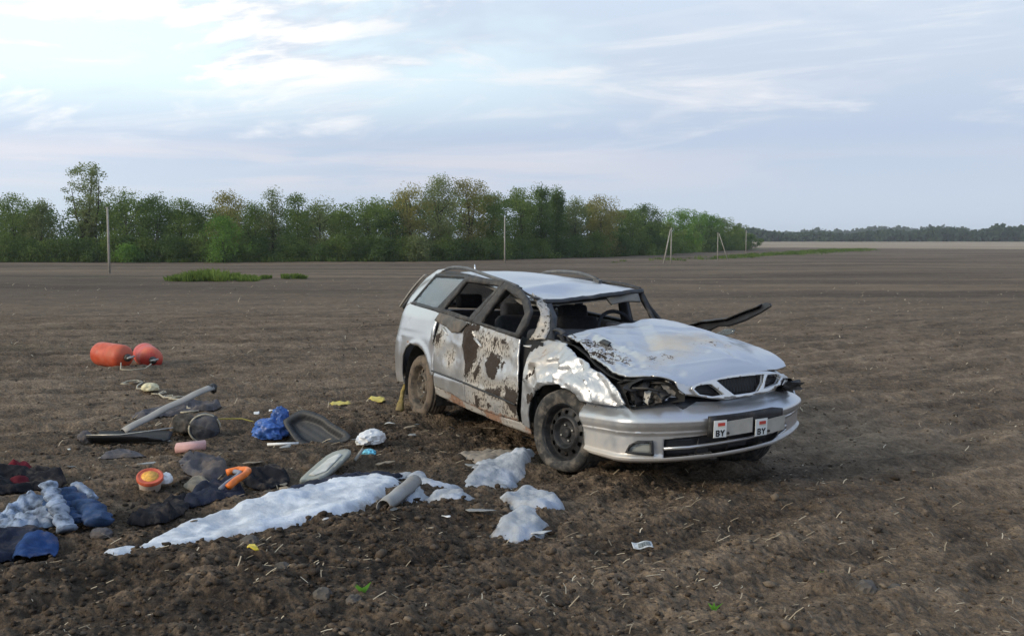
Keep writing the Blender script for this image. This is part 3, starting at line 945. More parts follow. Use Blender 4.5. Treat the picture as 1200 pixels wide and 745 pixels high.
def front(off=0., disp=None):
    def fn(u, z):
        x = np.interp(u, BU, BP[:, 0]); y = np.interp(u, BU, BP[:, 1])
        nx = np.interp(u, BU, BN[:, 0]); ny = np.interp(u, BU, BN[:, 1])
        zt = z-u*(.05+.05*sst(.48-z, 0, .2))
        o = off+(disp(u, zt, z) if disp is not None else 0)
        return np.stack([x+nx*o, y+ny*o, z], 1)
    return fn


def mudder(polys, soft=.035):
    def f(U, P):
        m = np.zeros(len(U))
        for q in polys: m = np.maximum(m, np.clip(.5+poly_dist(U, q)/(2*soft), 0, 1))
        return m
    return f


def dirter(fn): return lambda U, P: np.clip(fn(U, P), 0, 1)
zero = lambda U, P: np.zeros(len(U))

ARCH_R = [(-1.765, .29), (-1.755, .42), (-1.72, .54), (-1.64, .63), (-1.517, .676), (-1.33, .675), (-1.175, .63), (-1.07, .548), (-.995, .435), (-.965, .335)]
ARCH_F = [(1.60, .227), (1.585, .40), (1.54, .52), (1.45, .60), (1.30, .632), (1.12, .605), (.97, .54), (.87, .445), (.815, .34), (.795, .24)]

# --- rear quarter panel (right), lower body behind the rear door up to the belt line
q_out = ARCH_R[::-1][0:0] + [(-.985, .99), (-.985, .80), (-.975, .60), (-.965, .50), (-.96, .45)] + [(-.995, .435)] + ARCH_R[::-1][2:] + \
    [(-1.95, .27), (-2.10, .32), (-2.17, .45), (-2.18, .60), (-2.17, .74), (-2.15, .86), (-2.09, .97), (-2.02, 1.06), (-1.80, 1.05), (-1.50, 1.035), (-1.13, 1.015)]


def q_disp(P):
    x, z = P[:, 0], P[:, 2]
    d = -.006*np.exp(-((z-.772+.02*(x+1.5))/.006)**2)                       # pressed waist line
    d += .012*sst(x, -1.78, -1.84)*sst(z, .735, .69)                         # bumper stands proud
    d -= .012*np.exp(-(((x+1.83)+.25*(z-.6))/.008)**2)*sst(z, .72, .68)*0
    d -= .008*np.exp(-((z-.70-.10*(-1.67-x)*0)/.007)**2)*sst(x, -1.66, -1.72)  # bumper joint
    d += .014*np.exp(-((np.hypot(x+1.36, z-.31)-.385)/.022)**2)*sst(z, .3, .4)          # arch lip
    d += .03*np.exp(-(((x+1.02)/.05)**2+((z-.86)/.10)**2)) - .02*np.exp(-(((x+1.10)/.035)**2+((z-.86)/.09)**2))
    d += .007*fbm3(P, 2.2, 2, 3.)
    r = np.hypot((x+1.63)/.052, (z-.872)/.042)
    d -= .004*np.exp(-((r-1)/.08)**2)                                         # fuel flap joint
    return d


panel('quarter_panel', q_out, side(-1, 0, q_disp), .022, M['paint'], car, flip=False, attrs={
    'mud': mudder([[(-1.0, .84), (-.975, .83), (-.975, .72), (-1.0, .74)]]),
    'dirt': dirter(lambda U, P: .12+.35*sst(U[:, 1], .55, .28)),
    'rust': dirter(lambda U, P: .75*np.exp(-(np.hypot((U[:, 0]+1.6)/.09, (U[:, 1]-.685)/.03))**2)+.55*sst(U[:, 1], .36, .3)*(U[:, 0] > -1.2))})
# pillar behind the quarter window, and the rail over the side windows
panel('rear_pillar', [(-2.09, .975), (-2.02, 1.06), (-1.75, 1.29), (-1.55, 1.375), (-1.40, 1.385), (-1.53, 1.318), (-1.77, 1.075), (-1.80, 1.048), (-1.95, 1.02)], side(-1, .001), .03, M['paint'], car,
      attrs={'mud': zero, 'dirt': dirter(lambda U, P: .1+U[:, 0]*0), 'rust': zero})


def roofz(x, y):
    x = np.asarray(x, float); y = np.asarray(y, float)
    z = 1.392 - .045*(np.abs(y)/.58)**2.2 - .03*(np.clip(-(x+1.0), 0, 1)/.8)**2 + .006*np.cos(y*9)*0
    # crushed down at the front, more on the right-hand corner
    tgt = 1.168+.098*np.clip((y+.5)/1.05, -.2, 1.2)
    k = sst(x, -1.15, .50)
    z = z*(1-k)+tgt*k
    z += .022*np.exp(-((x+.25+.35*y)/.10)**2)*sst(y, .5, -.2) - .03*np.exp(-(((x-.05)/.2)**2+((y+.1)/.2)**2))
    return z


def roof_fn(x, y):
    P = np.stack([x, y, roofz(x, y)], 1)
    P[:, 2] += .012*fbm3(P, 3.0, 3, 8.)*sst(x, -1.4, 0)+.004*fbm3(P, 5, 2, 2)
    return P


roof_out = [(-1.78, -.50), (-1.70, -.545), (-1.2, -.575), (-.6, -.585), (-.1, -.59), (.20, -.575), (.40, -.53), (.41, -.40), (.36, -.2), (.31, .0), (.27, .2), (.22, .4), (.16, .56), (-.2, .60), (-.8, .585), (-1.4, .565), (-1.70, .545), (-1.78, .50)]
panel('roof', roof_out, roof_fn, .03, M['paint'], car, attrs={
    'mud': mudder([[(.05, -.56), (.38, -.52), (.36, -.46), (.1, -.52)]], .03),
    'dirt': dirter(lambda U, P: .08+.25*sst(U[:, 0], -.2, .4)*sst(U[:, 1], .1, -.5)), 'rust': zero})
panel('roof_lining', [(p[0]*.97, p[1]*.95) for p in roof_out], lambda x, y: np.stack([x, y, roofz(x, y)-.035-.02*np.exp(-((x-.1)/.15)**2)], 1), .06, M['lining'], car, thick=.008)


def sheet_between(name, A, B, mat_, parent, n=24, m=4, bulge=.02, noise=.006, thick=.015, seed=0, attrs=None, dirv=(0, -1, 0)):
    """a strip running between two 3-D polylines"""
    def res(Q):
        Q = np.asarray(Q, float); d = np.concatenate([[0], np.cumsum(np.linalg.norm(np.diff(Q, axis=0), axis=1))]); t = np.linspace(0, d[-1], n)
        return np.stack([np.interp(t, d, Q[:, k]) for k in range(3)], 1)
    a, b = res(A), res(B); V = []
    for j in range(m+1):
        t = j/m; V.append(a*(1-t)+b*t+np.array(dirv)*bulge*math.sin(math.pi*t))
    V = np.stack(V, 1).reshape(-1, 3)
    V += noise*np.stack([fbm3(V, 9, 3, seed+k) for k in range(3)], 1)
    F = [(i*(m+1)+j, (i+1)*(m+1)+j, (i+1)*(m+1)+j+1, i*(m+1)+j+1) for i in range(n-1) for j in range(m)]
    me = bpy.data.meshes.new(name); me.from_pydata(V.tolist(), [], F); me.update()
    for k, v in (attrs or {'mud': 0, 'dirt': .3, 'rust': 0}).items(): fattr(me, k, np.full(len(V), v))
    o = link(name, me, mat_, parent)
    md = o.modifiers.new('thickness', 'SOLIDIFY'); md.thickness = thick; md.offset = 0
    return o


def sp_(x, z, off=0.): return (x, -float(W(x, z))-off, z)
# cant rail over the right-hand windows: from the roof edge down to the window tops
sheet_between('cant_rail', [(-1.55, -.555, 1.378), (-1.1, -.578, 1.362), (-.6, -.588, 1.33), (-.1, -.592, 1.265), (.2, -.578, 1.225), (.40, -.535, 1.185)],
              [sp_(-1.53, 1.318), sp_(-1.1, 1.322), sp_(-.8, 1.325), sp_(-.02, 1.30), (.25, -.625, 1.25), (.47, -.63, 1.19)], M['grime'], car, 60, 4, .008, .005, attrs={'mud': .1, 'dirt': .5, 'rust': 0})

# --- quarter window
panel('quarter_window', [(-1.80, 1.045), (-1.76, 1.075), (-1.53, 1.322), (-.81, 1.325), (-1.135, 1.012)], side(-1, .004), .05, M['glass'], car, thick=.005)
panel('window_seal', [(-1.835, 1.035), (-1.78, 1.09), (-1.545, 1.338), (-.79, 1.338), (-1.125, .998)], side(-1, .008), .03, M['black_trim'], car, thick=.008,
      holes=[[(-1.775, 1.065), (-1.75, 1.085), (-1.525, 1.312), (-.86, 1.312), (-1.155, 1.028)]])

# --- doors
MUD = [[(-.416, .922), (-.388, .762), (-.289, .61), (-.296, .502), (-.182, .555), (-.129, .679), (-.123, .797), (-.277, .905)],
       [(.158, .744), (.318, .728), (.294, .631), (.28, .536), (.151, .553), (.074, .647)],
       [(.445, .512), (.657, .502), (.65, .319), (.576, .333), (.465, .403)],
       [(.1, .444), (.362, .502), (.343, .424), (.157, .413)],
       [(-.969, .806), (-.869, .821), (-.86, .743), (-.933, .745)],
       [(.121, .344), (.202, .329), (.14, .282)], [(.253, .311), (.325, .315), (.272, .288)],
       [(.797, .496), (.935, .537), (.906, .463), (.806, .432)],
       [(-.083, .408), (.004, .354), (-.054, .28), (-.114, .285)],
       [(-.42, .93), (-.25, .95), (-.12, .93), (-.15, .89), (-.40, .87)],
       [(.19, .86), (.22, .86), (.20, .77), (.17, .78)], [(.31, .86), (.40, .86), (.38, .83), (.30, .82)], [(.32, .68), (.38, .70), (.36, .62)],
       [(-.13, .55), (-.02, .68), (.0, .60), (-.10, .50)]]


def door_dirt(U, P):
    x, z = U[:, 0], U[:, 1]
    m = np.maximum.reduce([np.exp(-((x-cx)/rx)**2-((z-cz)/rz)**2) for cx, cz, rx, rz in
                           [(.1, .8, .45, .12), (-.63, .62, .12, .10), (-.1, .55, .2, .2), (.0, .36, .2, .12), (.55, .42, .2, .2), (.3, .46, .3, .1), (-.88, .76, .12, .1)]])
    return np.clip(.22+.80*m+.25*sst(z, .40, .28), 0, 1)


def d_disp(P):
    x, z = P[:, 0], P[:, 2]
    d = .012*fbm3(P, 2.6, 3, 5.)+.008*fbm3(P, 7., 2, 6., True)*sst(z, .45, .6)
    d += .035*np.exp(-(((x+.27)/.05)**2+((z-.80)/.13)**2))-.030*np.exp(-(((x+.15)/.09)**2+((z-.74)/.14)**2))
    d -= .028*np.exp(-(((x-.35)/.22)**2+((z-.72)/.12)**2))
    d -= .022*np.exp(-(((x+.62)/.14)**2+((z-.66)/.14)**2))
    d += .010*sst(z, .47, .44)                                  # lower part stands proud below the moulding line
    d += .016*sst(mudder(MUD, .03)(np.stack([x, z], 1), P), .4, 1)*(.5+.8*np.abs(fbm3(P, 24, 2, 9)))
    return d


fd = [(.640, .275), (.655, .45), (.650, .58), (.618, .72), (.595, .82), (.585, .893), (.30, .915), (-.05, .938), (-.285, .955), (-.292, .80), (-.292, .55), (-.288, .285), (0, .268), (.35, .266)]
rd = [(-.302, .958), (-.60, .975), (-.972, .995), (-.972, .80), (-.962, .60), (-.952, .46), (-.945, .345), (-.62, .33), (-.302, .288), (-.306, .55), (-.306, .8)]
rust_low = dirter(lambda U, P: .72*sst(U[:, 1], .34, .27)+.45*np.exp(-(((U[:, 0]-.5)/.15)**2+((U[:, 1]-.74)/.05)**2)))


def shiny(nm): return M[nm]


def door(nm, out, hole, frame, label=None):
    o = panel(nm, out, side(-1, .004, d_disp), .016, M['paint'], car, attrs={'mud': mudder(MUD), 'dirt': door_dirt, 'fleck': door_dirt, 'rust': rust_low})
    fr = panel('window_frame', frame, side(-1, .0, lambda P: .010*fbm3(P, 8, 3, 2)), .03, M['grime'], o, thick=.03, holes=[hole])
    return o


front_door = door('front_door', fd, [(-.11, .955), (.03, 1.235), (.39, 1.165), (.555, 1.06), (.545, .925)], [(-.27, .948), (-.02, 1.30), (.25, 1.255), (.44, 1.195), (.62, 1.09), (.64, 1.0), (.60, .885)])
rear_door = door('rear_door', rd, [(-.945, 1.022), (-.765, 1.275), (-.09, 1.26), (-.36, .985)], [(-1.115, .992), (-.80, 1.322), (-.03, 1.30), (-.28, .945)])
# rub strips and handles
def strip(nm, pts, h, off, mat_, parent, **kw):
    out = [(a, b+h/2) for a, b in pts]+[(a, b-h/2) for a, b in pts[::-1]]
    return panel(nm, out, side(-1, off, kw.get('disp')), .05, mat_, parent, thick=.012)
strip('rub_strip', [(-.95, .485), (-.62, .473), (-.31, .461)], .012, .026, M['black_trim'], rear_door)
strip('rub_strip', [(-.28, .460), (.05, .440), (.40, .422), (.66, .402)], .011, .026, M['black_trim'], front_door)
for x0, z0, d_ in ((-.09, .805, front_door), (-.80, .85, rear_door)):
    bm = bmesh.new(); bmesh.ops.create_cube(bm, size=1)
    for v in bm.verts: v.co = Vector((v.co.x*.15+x0, v.co.y*.02-float(W(x0, z0))-.012, v.co.z*.028+z0-.06*v.co.x))
    bmesh.ops.bevel(bm, geom=bm.edges[:], offset=.008, segments=2, affect='EDGES')
    h = from_bm('handle', bm, M['paint'], d_)
    for k in ('mud', 'rust'): fattr(h.data, k, np.zeros(len(h.data.vertices)))
    fattr(h.data, 'dirt', np.full(len(h.data.vertices), .5))
# torn dark backing of the rear door, showing below its window
panel('torn_door_card', [(-1.03, .925), (-.985, .995), (-.66, .975), (-.33, .945), (-.46, .86), (-.60, .845), (-.74, .885), (-.90, .905)],
      side(-1, .020, lambda P: .012*fbm3(P, 7, 3, 4)), .025, simple('grey_door_card', (.085, .080, .074), .85, var=.3, scale=10, dust=.5, bump=.3, bscale=40), rear_door, thick=.012)

panel('door_gap_shade', [(.50, .28), (.85, .28), (.85, .88), (.50, .90)], lambda x, z: np.stack([x, -W(np.full_like(x, .6), z)+.055, z], 1), .1, M['dark'], car, thick=.004)  # black sheet put behind the door gap to stand for its shade
# --- sill
panel('sill', [(-.97, .345), (-.5, .328), (-.05, .275), (.35, .268), (.72, .27), (.79, .30), (.80, .20), (.4, .205), (-.05, .222), (-.5, .24), (-.965, .275)],
      side(-1, -.012, lambda P: .012*fbm3(P, 6, 3, 7)), .02, M['paint'], car, attrs={
          'mud': dirter(lambda U, P: .30+.0*U[:, 0]), 'dirt': dirter(lambda U, P: .75+0*U[:, 0]), 'rust': dirter(lambda U, P: .55+.25*np.sin(U[:, 0]*9))})


# --- right front wing, crushed
def crease(P, a, b, w, h):
    """a fold line from a to b in (x,z)"""
    a = np.array(a); b = np.array(b); ab = b-a; U = P[:, [0, 2]]
    t = np.clip(((U-a)@ab)/(ab@ab), 0, 1); d = np.hypot(*(U-a-t[:, None]*ab).T)
    return h*np.maximum(0, 1-d/w)


def f_disp(P):
    x, z = P[:, 0], P[:, 2]
    k = sst(x, .72, .85)*sst(z, .5, .6)
    d = k*(.030*fbm3(P, 4.2, 2, 1., True)+.022*fbm3(P, 9., 2, 4., True)+.01*fbm3(P, 21., 2, 6.))
    for a, b, w, h in [((.80, .86), (1.05, .62), .06, .035), ((1.05, .85), (1.22, .64), .05, -.035), ((1.30, .80), (1.22, .64), .045, .035),
                       ((1.40, .78), (1.62, .60), .05, -.04), ((1.55, .74), (1.70, .57), .04, .03), ((1.02, .76), (1.5, .70), .05, -.03), ((.85, .72), (1.1, .80), .04, .03),
                       ((1.66, .72), (1.84, .58), .04, -.03), ((.74, .86), (.80, .60), .03, .02)]:
        d = d+crease(P, a, b, w, h)
    d += .02*np.exp(-((np.hypot(x-1.2, z-.27)-.37)/.02)**2)
    return d


f_out = [(.80, .24), (.815, .34), (.87, .445), (.97, .54), (1.12, .605), (1.30, .632), (1.45, .60), (1.52, .545), (1.68, .55), (1.83, .553), (1.935, .575), (1.875, .65),
         (1.76, .722), (1.48, .80), (1.26, .85), (1.06, .893), (.90, .905), (.72, .902), (.675, .84), (.725, .72), (.735, .55), (.70, .36), (.69, .262)]
panel('front_wing', f_out, side(-1, .004, f_disp), .016, M['paint_crumpled'], car, sharp=38, attrs={
    'mud': mudder([MUD[7], [(.92, .70), (.96, .72), (.95, .66)], [(.80, .58), (.95, .70), (.94, .72), (.79, .60)]], .015),
    'dirt': dirter(lambda U, P: .22+.55*np.exp(-(((U[:, 0]-.9)/.2)**2+((U[:, 1]-.78)/.15)**2))),
    'rust': dirter(lambda U, P: .55*np.exp(-(((U[:, 0]-.95)/.15)**2+((U[:, 1]-.80)/.10)**2)))})
# inner dark wheel housings
def housing(x0, z0, r, nm):
    n = 20; V, F = [], []
    for k in range(n+1):
        a = -.35+(math.pi+.7)*k/n
        for y in (-.80 if x0 < 0 else -.775, -.50): V.append((x0+r*math.cos(a), y, z0+r*math.sin(a)))
    for k in range(n): F.append((2*k, 2*k+1, 2*k+3, 2*k+2))
    c = len(V); V += [(x0+r*math.cos(-.35+(math.pi+.7)*k/n), -.50, z0+r*math.sin(-.35+(math.pi+.7)*k/n)) for k in range(n+1)]
    F.append(tuple(range(c, c+n+1)))
    from_arr(nm, V, F, M['dark_metal'], car)
housing(-1.36, .30, .40, 'wheel_housing'); housing(1.20, .28, .395, 'wheel_housing')


# --- bonnet, buckled (thin-plate surface through measured points)
HP = [(.95, -.60, .925), (.90, -.39, .971), (.82, -.1, 1.0), (.74, .2, 1.047), (.66, .45, 1.045), (.62, .60, 1.027), (.83, .62, 1.0), (1.05, .62, .97), (1.5, .62, .918), (1.76, .60, .876), (1.99, .53, .805),
      (2.03, .406, .789), (2.084, .113, .789), (2.094, -.09, .763), (2.087, -.277, .726), (2.07, -.37, .70), (2.043, -.432, .722), (2.005, -.50, .745), (1.947, -.597, .747), (1.87, -.70, .733),
      (1.68, -.70, .755), (1.43, -.66, .797), (1.28, -.63, .842), (1.13, -.61, .883), (1.4, 0, .945), (1.0, 0, 1.0), (1.8, 0, .868), (1.4, -.35, .875), (1.75, -.35, .805), (1.1, -.35, .930), (1.4, .35, .965), (1.8, .35, .895), (1.98, 0, .83), (1.95, .3, .850), (1.95, -.3, .775)]
HP = np.array(HP)


def tps(C, v):
    n = len(C); d = np.linalg.norm(C[:, None]-C[None], axis=2)
    K = np.where(d > 0, d*d*np.log(d+1e-12), 0); A = np.zeros((n+3, n+3)); A[:n, :n] = K+np.eye(n)*1e-4
    A[:n, n:] = np.c_[np.ones(n), C]; A[n:, :n] = A[:n, n:].T; s = np.linalg.solve(A, np.r_[v, 0, 0, 0])
    def f(x, y):
        q = np.stack([x, y], 1); d = np.linalg.norm(q[:, None]-C[None], axis=2)
        return np.where(d > 0, d*d*np.log(d+1e-12), 0)@s[:n]+s[n]+q@s[n+1:]
    return f


hz = tps(HP[:, :2], HP[:, 2])


def crease2(x, y, a, b, w, h):
    a = np.array(a); b = np.array(b); ab = b-a; U = np.stack([x, y], 1)
    t = np.clip(((U-a)@ab)/(ab@ab), 0, 1); d = np.hypot(*(U-a-t[:, None]*ab).T)
    return h*np.maximum(0, 1-d/w)**.85


def hood_fn(x, y):
    P = np.stack([x, y, hz(x, y)], 1)
    e = sst(2.09-x, .0, .12)
    P[:, 2] += e*(.008*fbm3(P, 3.0, 2, 2.)+.003*fbm3(P, 8, 2, 7., True))
    near = sst(-y, .28, .55)*sst(x, .9, 1.1)*sst(x, 1.95, 1.7)
    P[:, 2] += near*(.026*fbm3(P, 7., 3, 3., True)+.014*fbm3(P, 18, 2, 5.))
    for a, b, w, h in [((.8, .1), (1.5, -.25), .10, -.022), ((.9, .45), (1.6, .25), .12, .018), ((1.2, -.1), (1.9, .1), .10, .014), ((1.05, -.45), (1.65, -.38), .05, .028),
                       ((.95, .05), (1.35, .5), .06, .014), ((1.3, -.32), (1.75, .02), .05, -.016), ((1.0, -.25), (1.3, .1), .05, -.014), ((1.55, .3), (1.9, .15), .05, -.012), ((1.7, -.55), (1.95, -.35), .06, -.02), ((1.45, .1), (1.55, .55), .07, -.016), ((1.85, -.30), (2.0, .2), .03, .008)]:
        P[:, 2] += .9*e*crease2(x, y, a, b, w, h)
    P[:, 2] -= .05*sst(x, 2.03, 2.12)
    return P


hood_out = [(.95, -.60), (.90, -.39), (.82, -.1), (.74, .2), (.66, .45), (.62, .60), (.83, .62), (1.05, .625), (1.5, .625), (1.76, .605), (1.93, .565), (1.99, .53), (2.03, .406), (2.065, .25), (2.084, .113), (2.094, -.09),
            (2.087, -.277), (2.07, -.37), (2.043, -.432), (2.005, -.50), (1.947, -.597), (1.87, -.70), (1.68, -.70), (1.43, -.66), (1.28, -.63), (1.13, -.61)]
HMUD = [[(1.22, -.08), (1.50, -.30), (1.66, -.05), (1.66, .30), (1.35, .28)], [(1.62, -.38), (1.80, -.40), (1.75, -.05), (1.62, -.05)], [(1.5, .1), (1.75, .25), (1.7, .33), (1.5, .25)]]
panel('bonnet', hood_out, hood_fn, .014, M['paint'], car, sharp=40, attrs={
    'mud': lambda U, P: np.maximum(.36*mudder([[(1.05, -.62), (1.30, -.64), (1.62, -.66), (1.66, -.50), (1.40, -.44), (1.12, -.47)]], .03)(U, P)+.12*(np.abs(U[:, 1]+.55) < .1),
                                   .40*mudder([[(1.62, -.40), (1.78, -.42), (1.74, -.2), (1.55, -.18)], [(1.55, .0), (1.66, .02), (1.72, .3), (1.6, .25)]], .04)(U, P)),
    'dirt': lambda U, P: np.clip(.06+.80*mudder(HMUD, .12)(U, P)+.25*sst(-U[:, 1], .35, .6), 0, 1), 'rust': zero})


# --- nose: silver skin with the grille surround on it
def nose_fn(off=0.):
    def fn(y, z): return np.stack([2.17-.26*np.abs(y/.73)**2.6-.25*(z-.62)+off, y, z], 1)
    return fn
pz = {'mud': zero, 'dirt': dirter(lambda U, P: .1+0*U[:, 0]), 'rust': zero}
nose_poly = [(-.455, .735), (-.43, .665), (-.40, .650), (-.30, .642), (-.14, .622), (.03, .634), (.22, .655), (.37, .692), (.46, .70), (.52, .715), (.53, .74), (.46, .77), (.40, .775), (.24, .795), (.08, .790), (-.12, .768), (-.30, .732), (-.36, .708)]
g_open = [[(-.193, .743), (-.10, .757), (-.002, .766), (.209, .777), (.19, .724), (.142, .672), (.09, .662), (.032, .658), (-.067, .650), (-.132, .693)],
          [(-.352, .689), (-.335, .705), (-.303, .714), (-.239, .721), (-.189, .689), (-.149, .655), (-.228, .643), (-.319, .656)],
          [(.237, .773), (.332, .773), (.378, .748), (.336, .712), (.190, .684), (.205, .724)]]
panel('nose_panel', nose_poly, nose_fn(-.004), .02, M['paint'], car, attrs=pz, holes=g_open)
gr = panel('grille_surround', [(-.372, .69), (-.359, .706), (-.301, .732), (-.122, .770), (.077, .792), (.241, .796), (.351, .782), (.40, .745), (.362, .704), (.218, .664), (.029, .641), (-.14, .631), (-.228, .630), (-.295, .640), (-.335, .650)],
           nose_fn(.008), .02, M['chrome'], car, thick=.018, holes=g_open)
for poly in g_open:
    P_ = np.array(poly); c = P_.mean(0)
    o = panel('grille_mesh', c+(P_-c)*1.06, nose_fn(-.030), .03, M['grille_black'], gr, thick=.004)
    if poly is g_open[0]:
        for k in range(15):
            y0 = -.175+.355*k/14; 
            zs = [z for z in np.linspace(.64, .78, 60) if poly_dist(np.array([[y0, z]]), P_)[0] > .002]
            if len(zs) < 3: continue
            V, F = tube_arr([tuple(nose_fn(-.012)(np.array([y0]), np.array([z]))[0]) for z in (zs[0], zs[-1])], [.0035, .0035], 6)
            from_arr('grille_bar', V, F, M['black_trim'], gr)
    else:
        for k in range(5):
            z0 = P_[:, 1].min()+(k+.7)*(np.ptp(P_[:, 1]))/5.6
            ys = [y for y in np.linspace(P_[:, 0].min(), P_[:, 0].max(), 80) if poly_dist(np.array([[y, z0]]), P_)[0] > .002]
            if len(ys) < 3: continue
            V, F = tube_arr([tuple(nose_fn(-.012)(np.array([y]), np.array([z0]))[0]) for y in (ys[0], ys[-1])], [.0025, .0025], 6)
            from_arr('grille_bar', V, F, M['black_trim'], gr)


# --- front bumper
def bz0(u): return np.interp(u, [-1.25, -1.06, -.86, -.594, -.204, .03, .271, .453, .6, .8, 1.25], [.208, .203, .197, .213, .250, .275, .304, .340, .368, .398, .43])
def bz1(u): return .588+.055*np.asarray(u)
def b_t(pts): return [(u, (z-float(bz0(u)))/float(bz1(u)-bz0(u))) for u, z in pts]


def bump_fn(off=0., prof=True):
    """bumper skin: u along the nose, t from the lower lip (0) to the top edge (1)"""
    def fn(u, t):
        z = bz0(u)+t*(bz1(u)-bz0(u))
        d = np.interp(t, [-.1, 0, .045, .10, .16, .50, .555, .572, .584, .60, .68, .76, .82, .90, 1.0, 1.15], [-.05, -.022, .012, .015, -.002, -.002, .005, .012, .002, .006, .018, .022, .016, -.012, -.050, -.09]) if prof else 0
        P = front(0)(u, z); Q = front(1)(u, z)-P
        return P+Q*(d+off+.005*fbm3(np.stack([u, u*0, t*.3], 1), 2.5, 2, 3))[:, None]
    return fn


b_out = [(-1.235, .542), (-1.205, .47), (-1.175, .38), (-1.15, .24), (-1.06, .208), (-.86, .196), (-.594, .212), (-.204, .250), (.03, .272), (.271, .302), (.453, .345), (.60, .375), (.80, .40), (1.0, .42), (1.2, .44),
         (1.235, .60), (1.0, .60), (.80, .61), (.66, .64), (.517, .672), (.417, .678), (.137, .640), (-.154, .606), (-.30, .604), (-.426, .612), (-.47, .636), (-.613, .602), (-.70, .578), (-.779, .566), (-.96, .558)]
lg = [(-.545, .368), (-.237, .405), (.05, .424), (.44, .455), (.47, .405), (.28, .345), (.03, .312), (-.2, .287), (-.545, .252)]
def dense2(p):
    out = []
    for a, b in zip(p, p[1:]+p[:1]):
        n = max(1, int(math.hypot(a[0]-b[0], a[1]-b[1])/.06)); out += [(a[0]+(b[0]-a[0])*k/n, a[1]+(b[1]-a[1])*k/n) for k in range(n)]
    return out
fg = [(-.775, .275), (-.755, .315), (-.71, .345), (-.625, .352), (-.615, .272)]
b_out, lg_t, fg_t = b_t(dense2(b_out)), b_t(lg), b_t(fg)
bump = panel('front_bumper', b_out, bump_fn(), .022, M['paint'], car, thick=.02, holes=[lg_t, fg_t], attrs={
    'mud': lambda U, P: .22*sst(U[:, 1], .8, 1.)*sst(U[:, 0], -.6, -1.)+.10*sst(U[:, 1], .9, 1.0), 'dirt': dirter(lambda U, P: .12+.22*sst(U[:, 1], .80, .70)+.25*sst(U[:, 0], -.7, -1.1)+.30*sst(U[:, 1], .35, .05)), 'rust': zero})
panel('lower_grille', (np.array(lg)-[0, .0])*1.0, front(-.05), .04, M['grille_black'], bump, thick=.006)
for zz, dz in ((.0, .0),):
    V, F = tube_arr([tuple(front(-.005)(np.array([u]), np.array([z]))[0]) for u, z in ((-.545, .308), (-.38, .322), (-.2, .344), (.05, .370), (.28, .398), (.455, .428))], [.011]*6, 8)
    o = from_arr('grille_slat', V, F, M['paint'], bump)
    for k in ('mud', 'rust'): fattr(o.data, k, np.zeros(len(V)))
    fattr(o.data, 'dirt', np.full(len(V), .15))
for u, z0, z1 in ((-.33, .27, .375), (-.1, .30, .395), (.16, .33, .41), (.36, .36, .43)):
    V, F = tube_arr([tuple(front(-.02)(np.array([u]), np.array([z0]))[0]), tuple(front(-.02)(np.array([u+.02]), np.array([z1]))[0])], [.006, .006], 6)
    from_arr('grille_strut', V, F, M['black_trim'], bump)
# fog lamp
fl = panel('fog_lamp', fg, front(-.012), .03, M['lens'], bump, thick=.006)
panel('lamp_bowl', np.array(fg), front(-.055), .04, M['bolt'], fl, thick=.004)
panel('lamp_bezel', [(-.785, .268), (-.76, .322), (-.712, .353), (-.615, .36), (-.605, .264)], front(.006), .02, M['black_trim'], fl, thick=.012,
      holes=[[(-.765, .280), (-.75, .312), (-.708, .337), (-.632, .343), (-.623, .279)]])

# --- plates: end caps carry the flag emblem and BY, the rest is a plain silvery strip
def flat_plate(nm, u0, u1, z0, z1, tilt, mat_, parent, off):
    a = front(off)(np.array([u0, u1, u1, u0]), np.array([z0, z0+tilt, z1+tilt, z1]))
    n = np.cross(a[1]-a[0], a[3]-a[0]); n /= np.linalg.norm(n)
    V = np.concatenate([a, a+n*.004]); F = [(0, 3, 2, 1), (4, 5, 6, 7), (0, 1, 5, 4), (1, 2, 6, 5), (2, 3, 7, 6), (3, 0, 4, 7)]
    return from_arr(nm, V, F, mat_, parent, smooth=False), a+n*.004, n


m_pl = simple('plate_white', (.74, .75, .72), .45, var=.06, scale=30)
m_pg = simple('plate_blank', (.50, .48, .43), .4, .4, var=.1, scale=12)
m_red = simple('flag_red', (.50, .06, .04), .6, var=.05); m_grn = simple('flag_green', (.05, .22, .07), .6, var=.05); m_ink = simple('plate_ink', (.02, .02, .02), .6)


def letters(txt, a, n, parent):
    """flat raised strokes for B and Y on a plate whose corners are a (bl, br, tr, tl)"""
    ST = {'B': [((0, 0), (0, 1)), ((0, 1), (.55, 1)), ((.55, 1), (.7, .78)), ((.7, .78), (.5, .53)), ((0, .53), (.5, .53)), ((.5, .53), (.75, .27)), ((.75, .27), (.55, 0)), ((.55, 0), (0, 0))],
          'Y': [((0, 1), (.4, .5)), ((.8, 1), (.4, .5)), ((.4, .5), (.4, 0))]}
    ex = a[1]-a[0]; ey = a[3]-a[0]
    for i, ch in enumerate(txt):
        V, F = [], []
        for (p, q) in ST[ch]:
            P0, P1 = [a[0]+ex*(.20+i*.36+.30*t[0])+ey*(.10+.30*t[1])+n*.0015 for t in (p, q)]
            d = (P1-P0)/np.linalg.norm(P1-P0); s = np.cross(n, d)*.0042; o = len(V)
            b = [P0-s-d*.004, P1-s+d*.004, P1+s+d*.004, P0+s-d*.004]; V += b+[v+n*.0012 for v in b]
            F += [tuple(o+k for k in f) for f in [(4, 5, 6, 7), (0, 1, 5, 4), (1, 2, 6, 5), (2, 3, 7, 6), (3, 0, 4, 7)]]
        from_arr('letter', V, F, m_ink, parent, smooth=False)


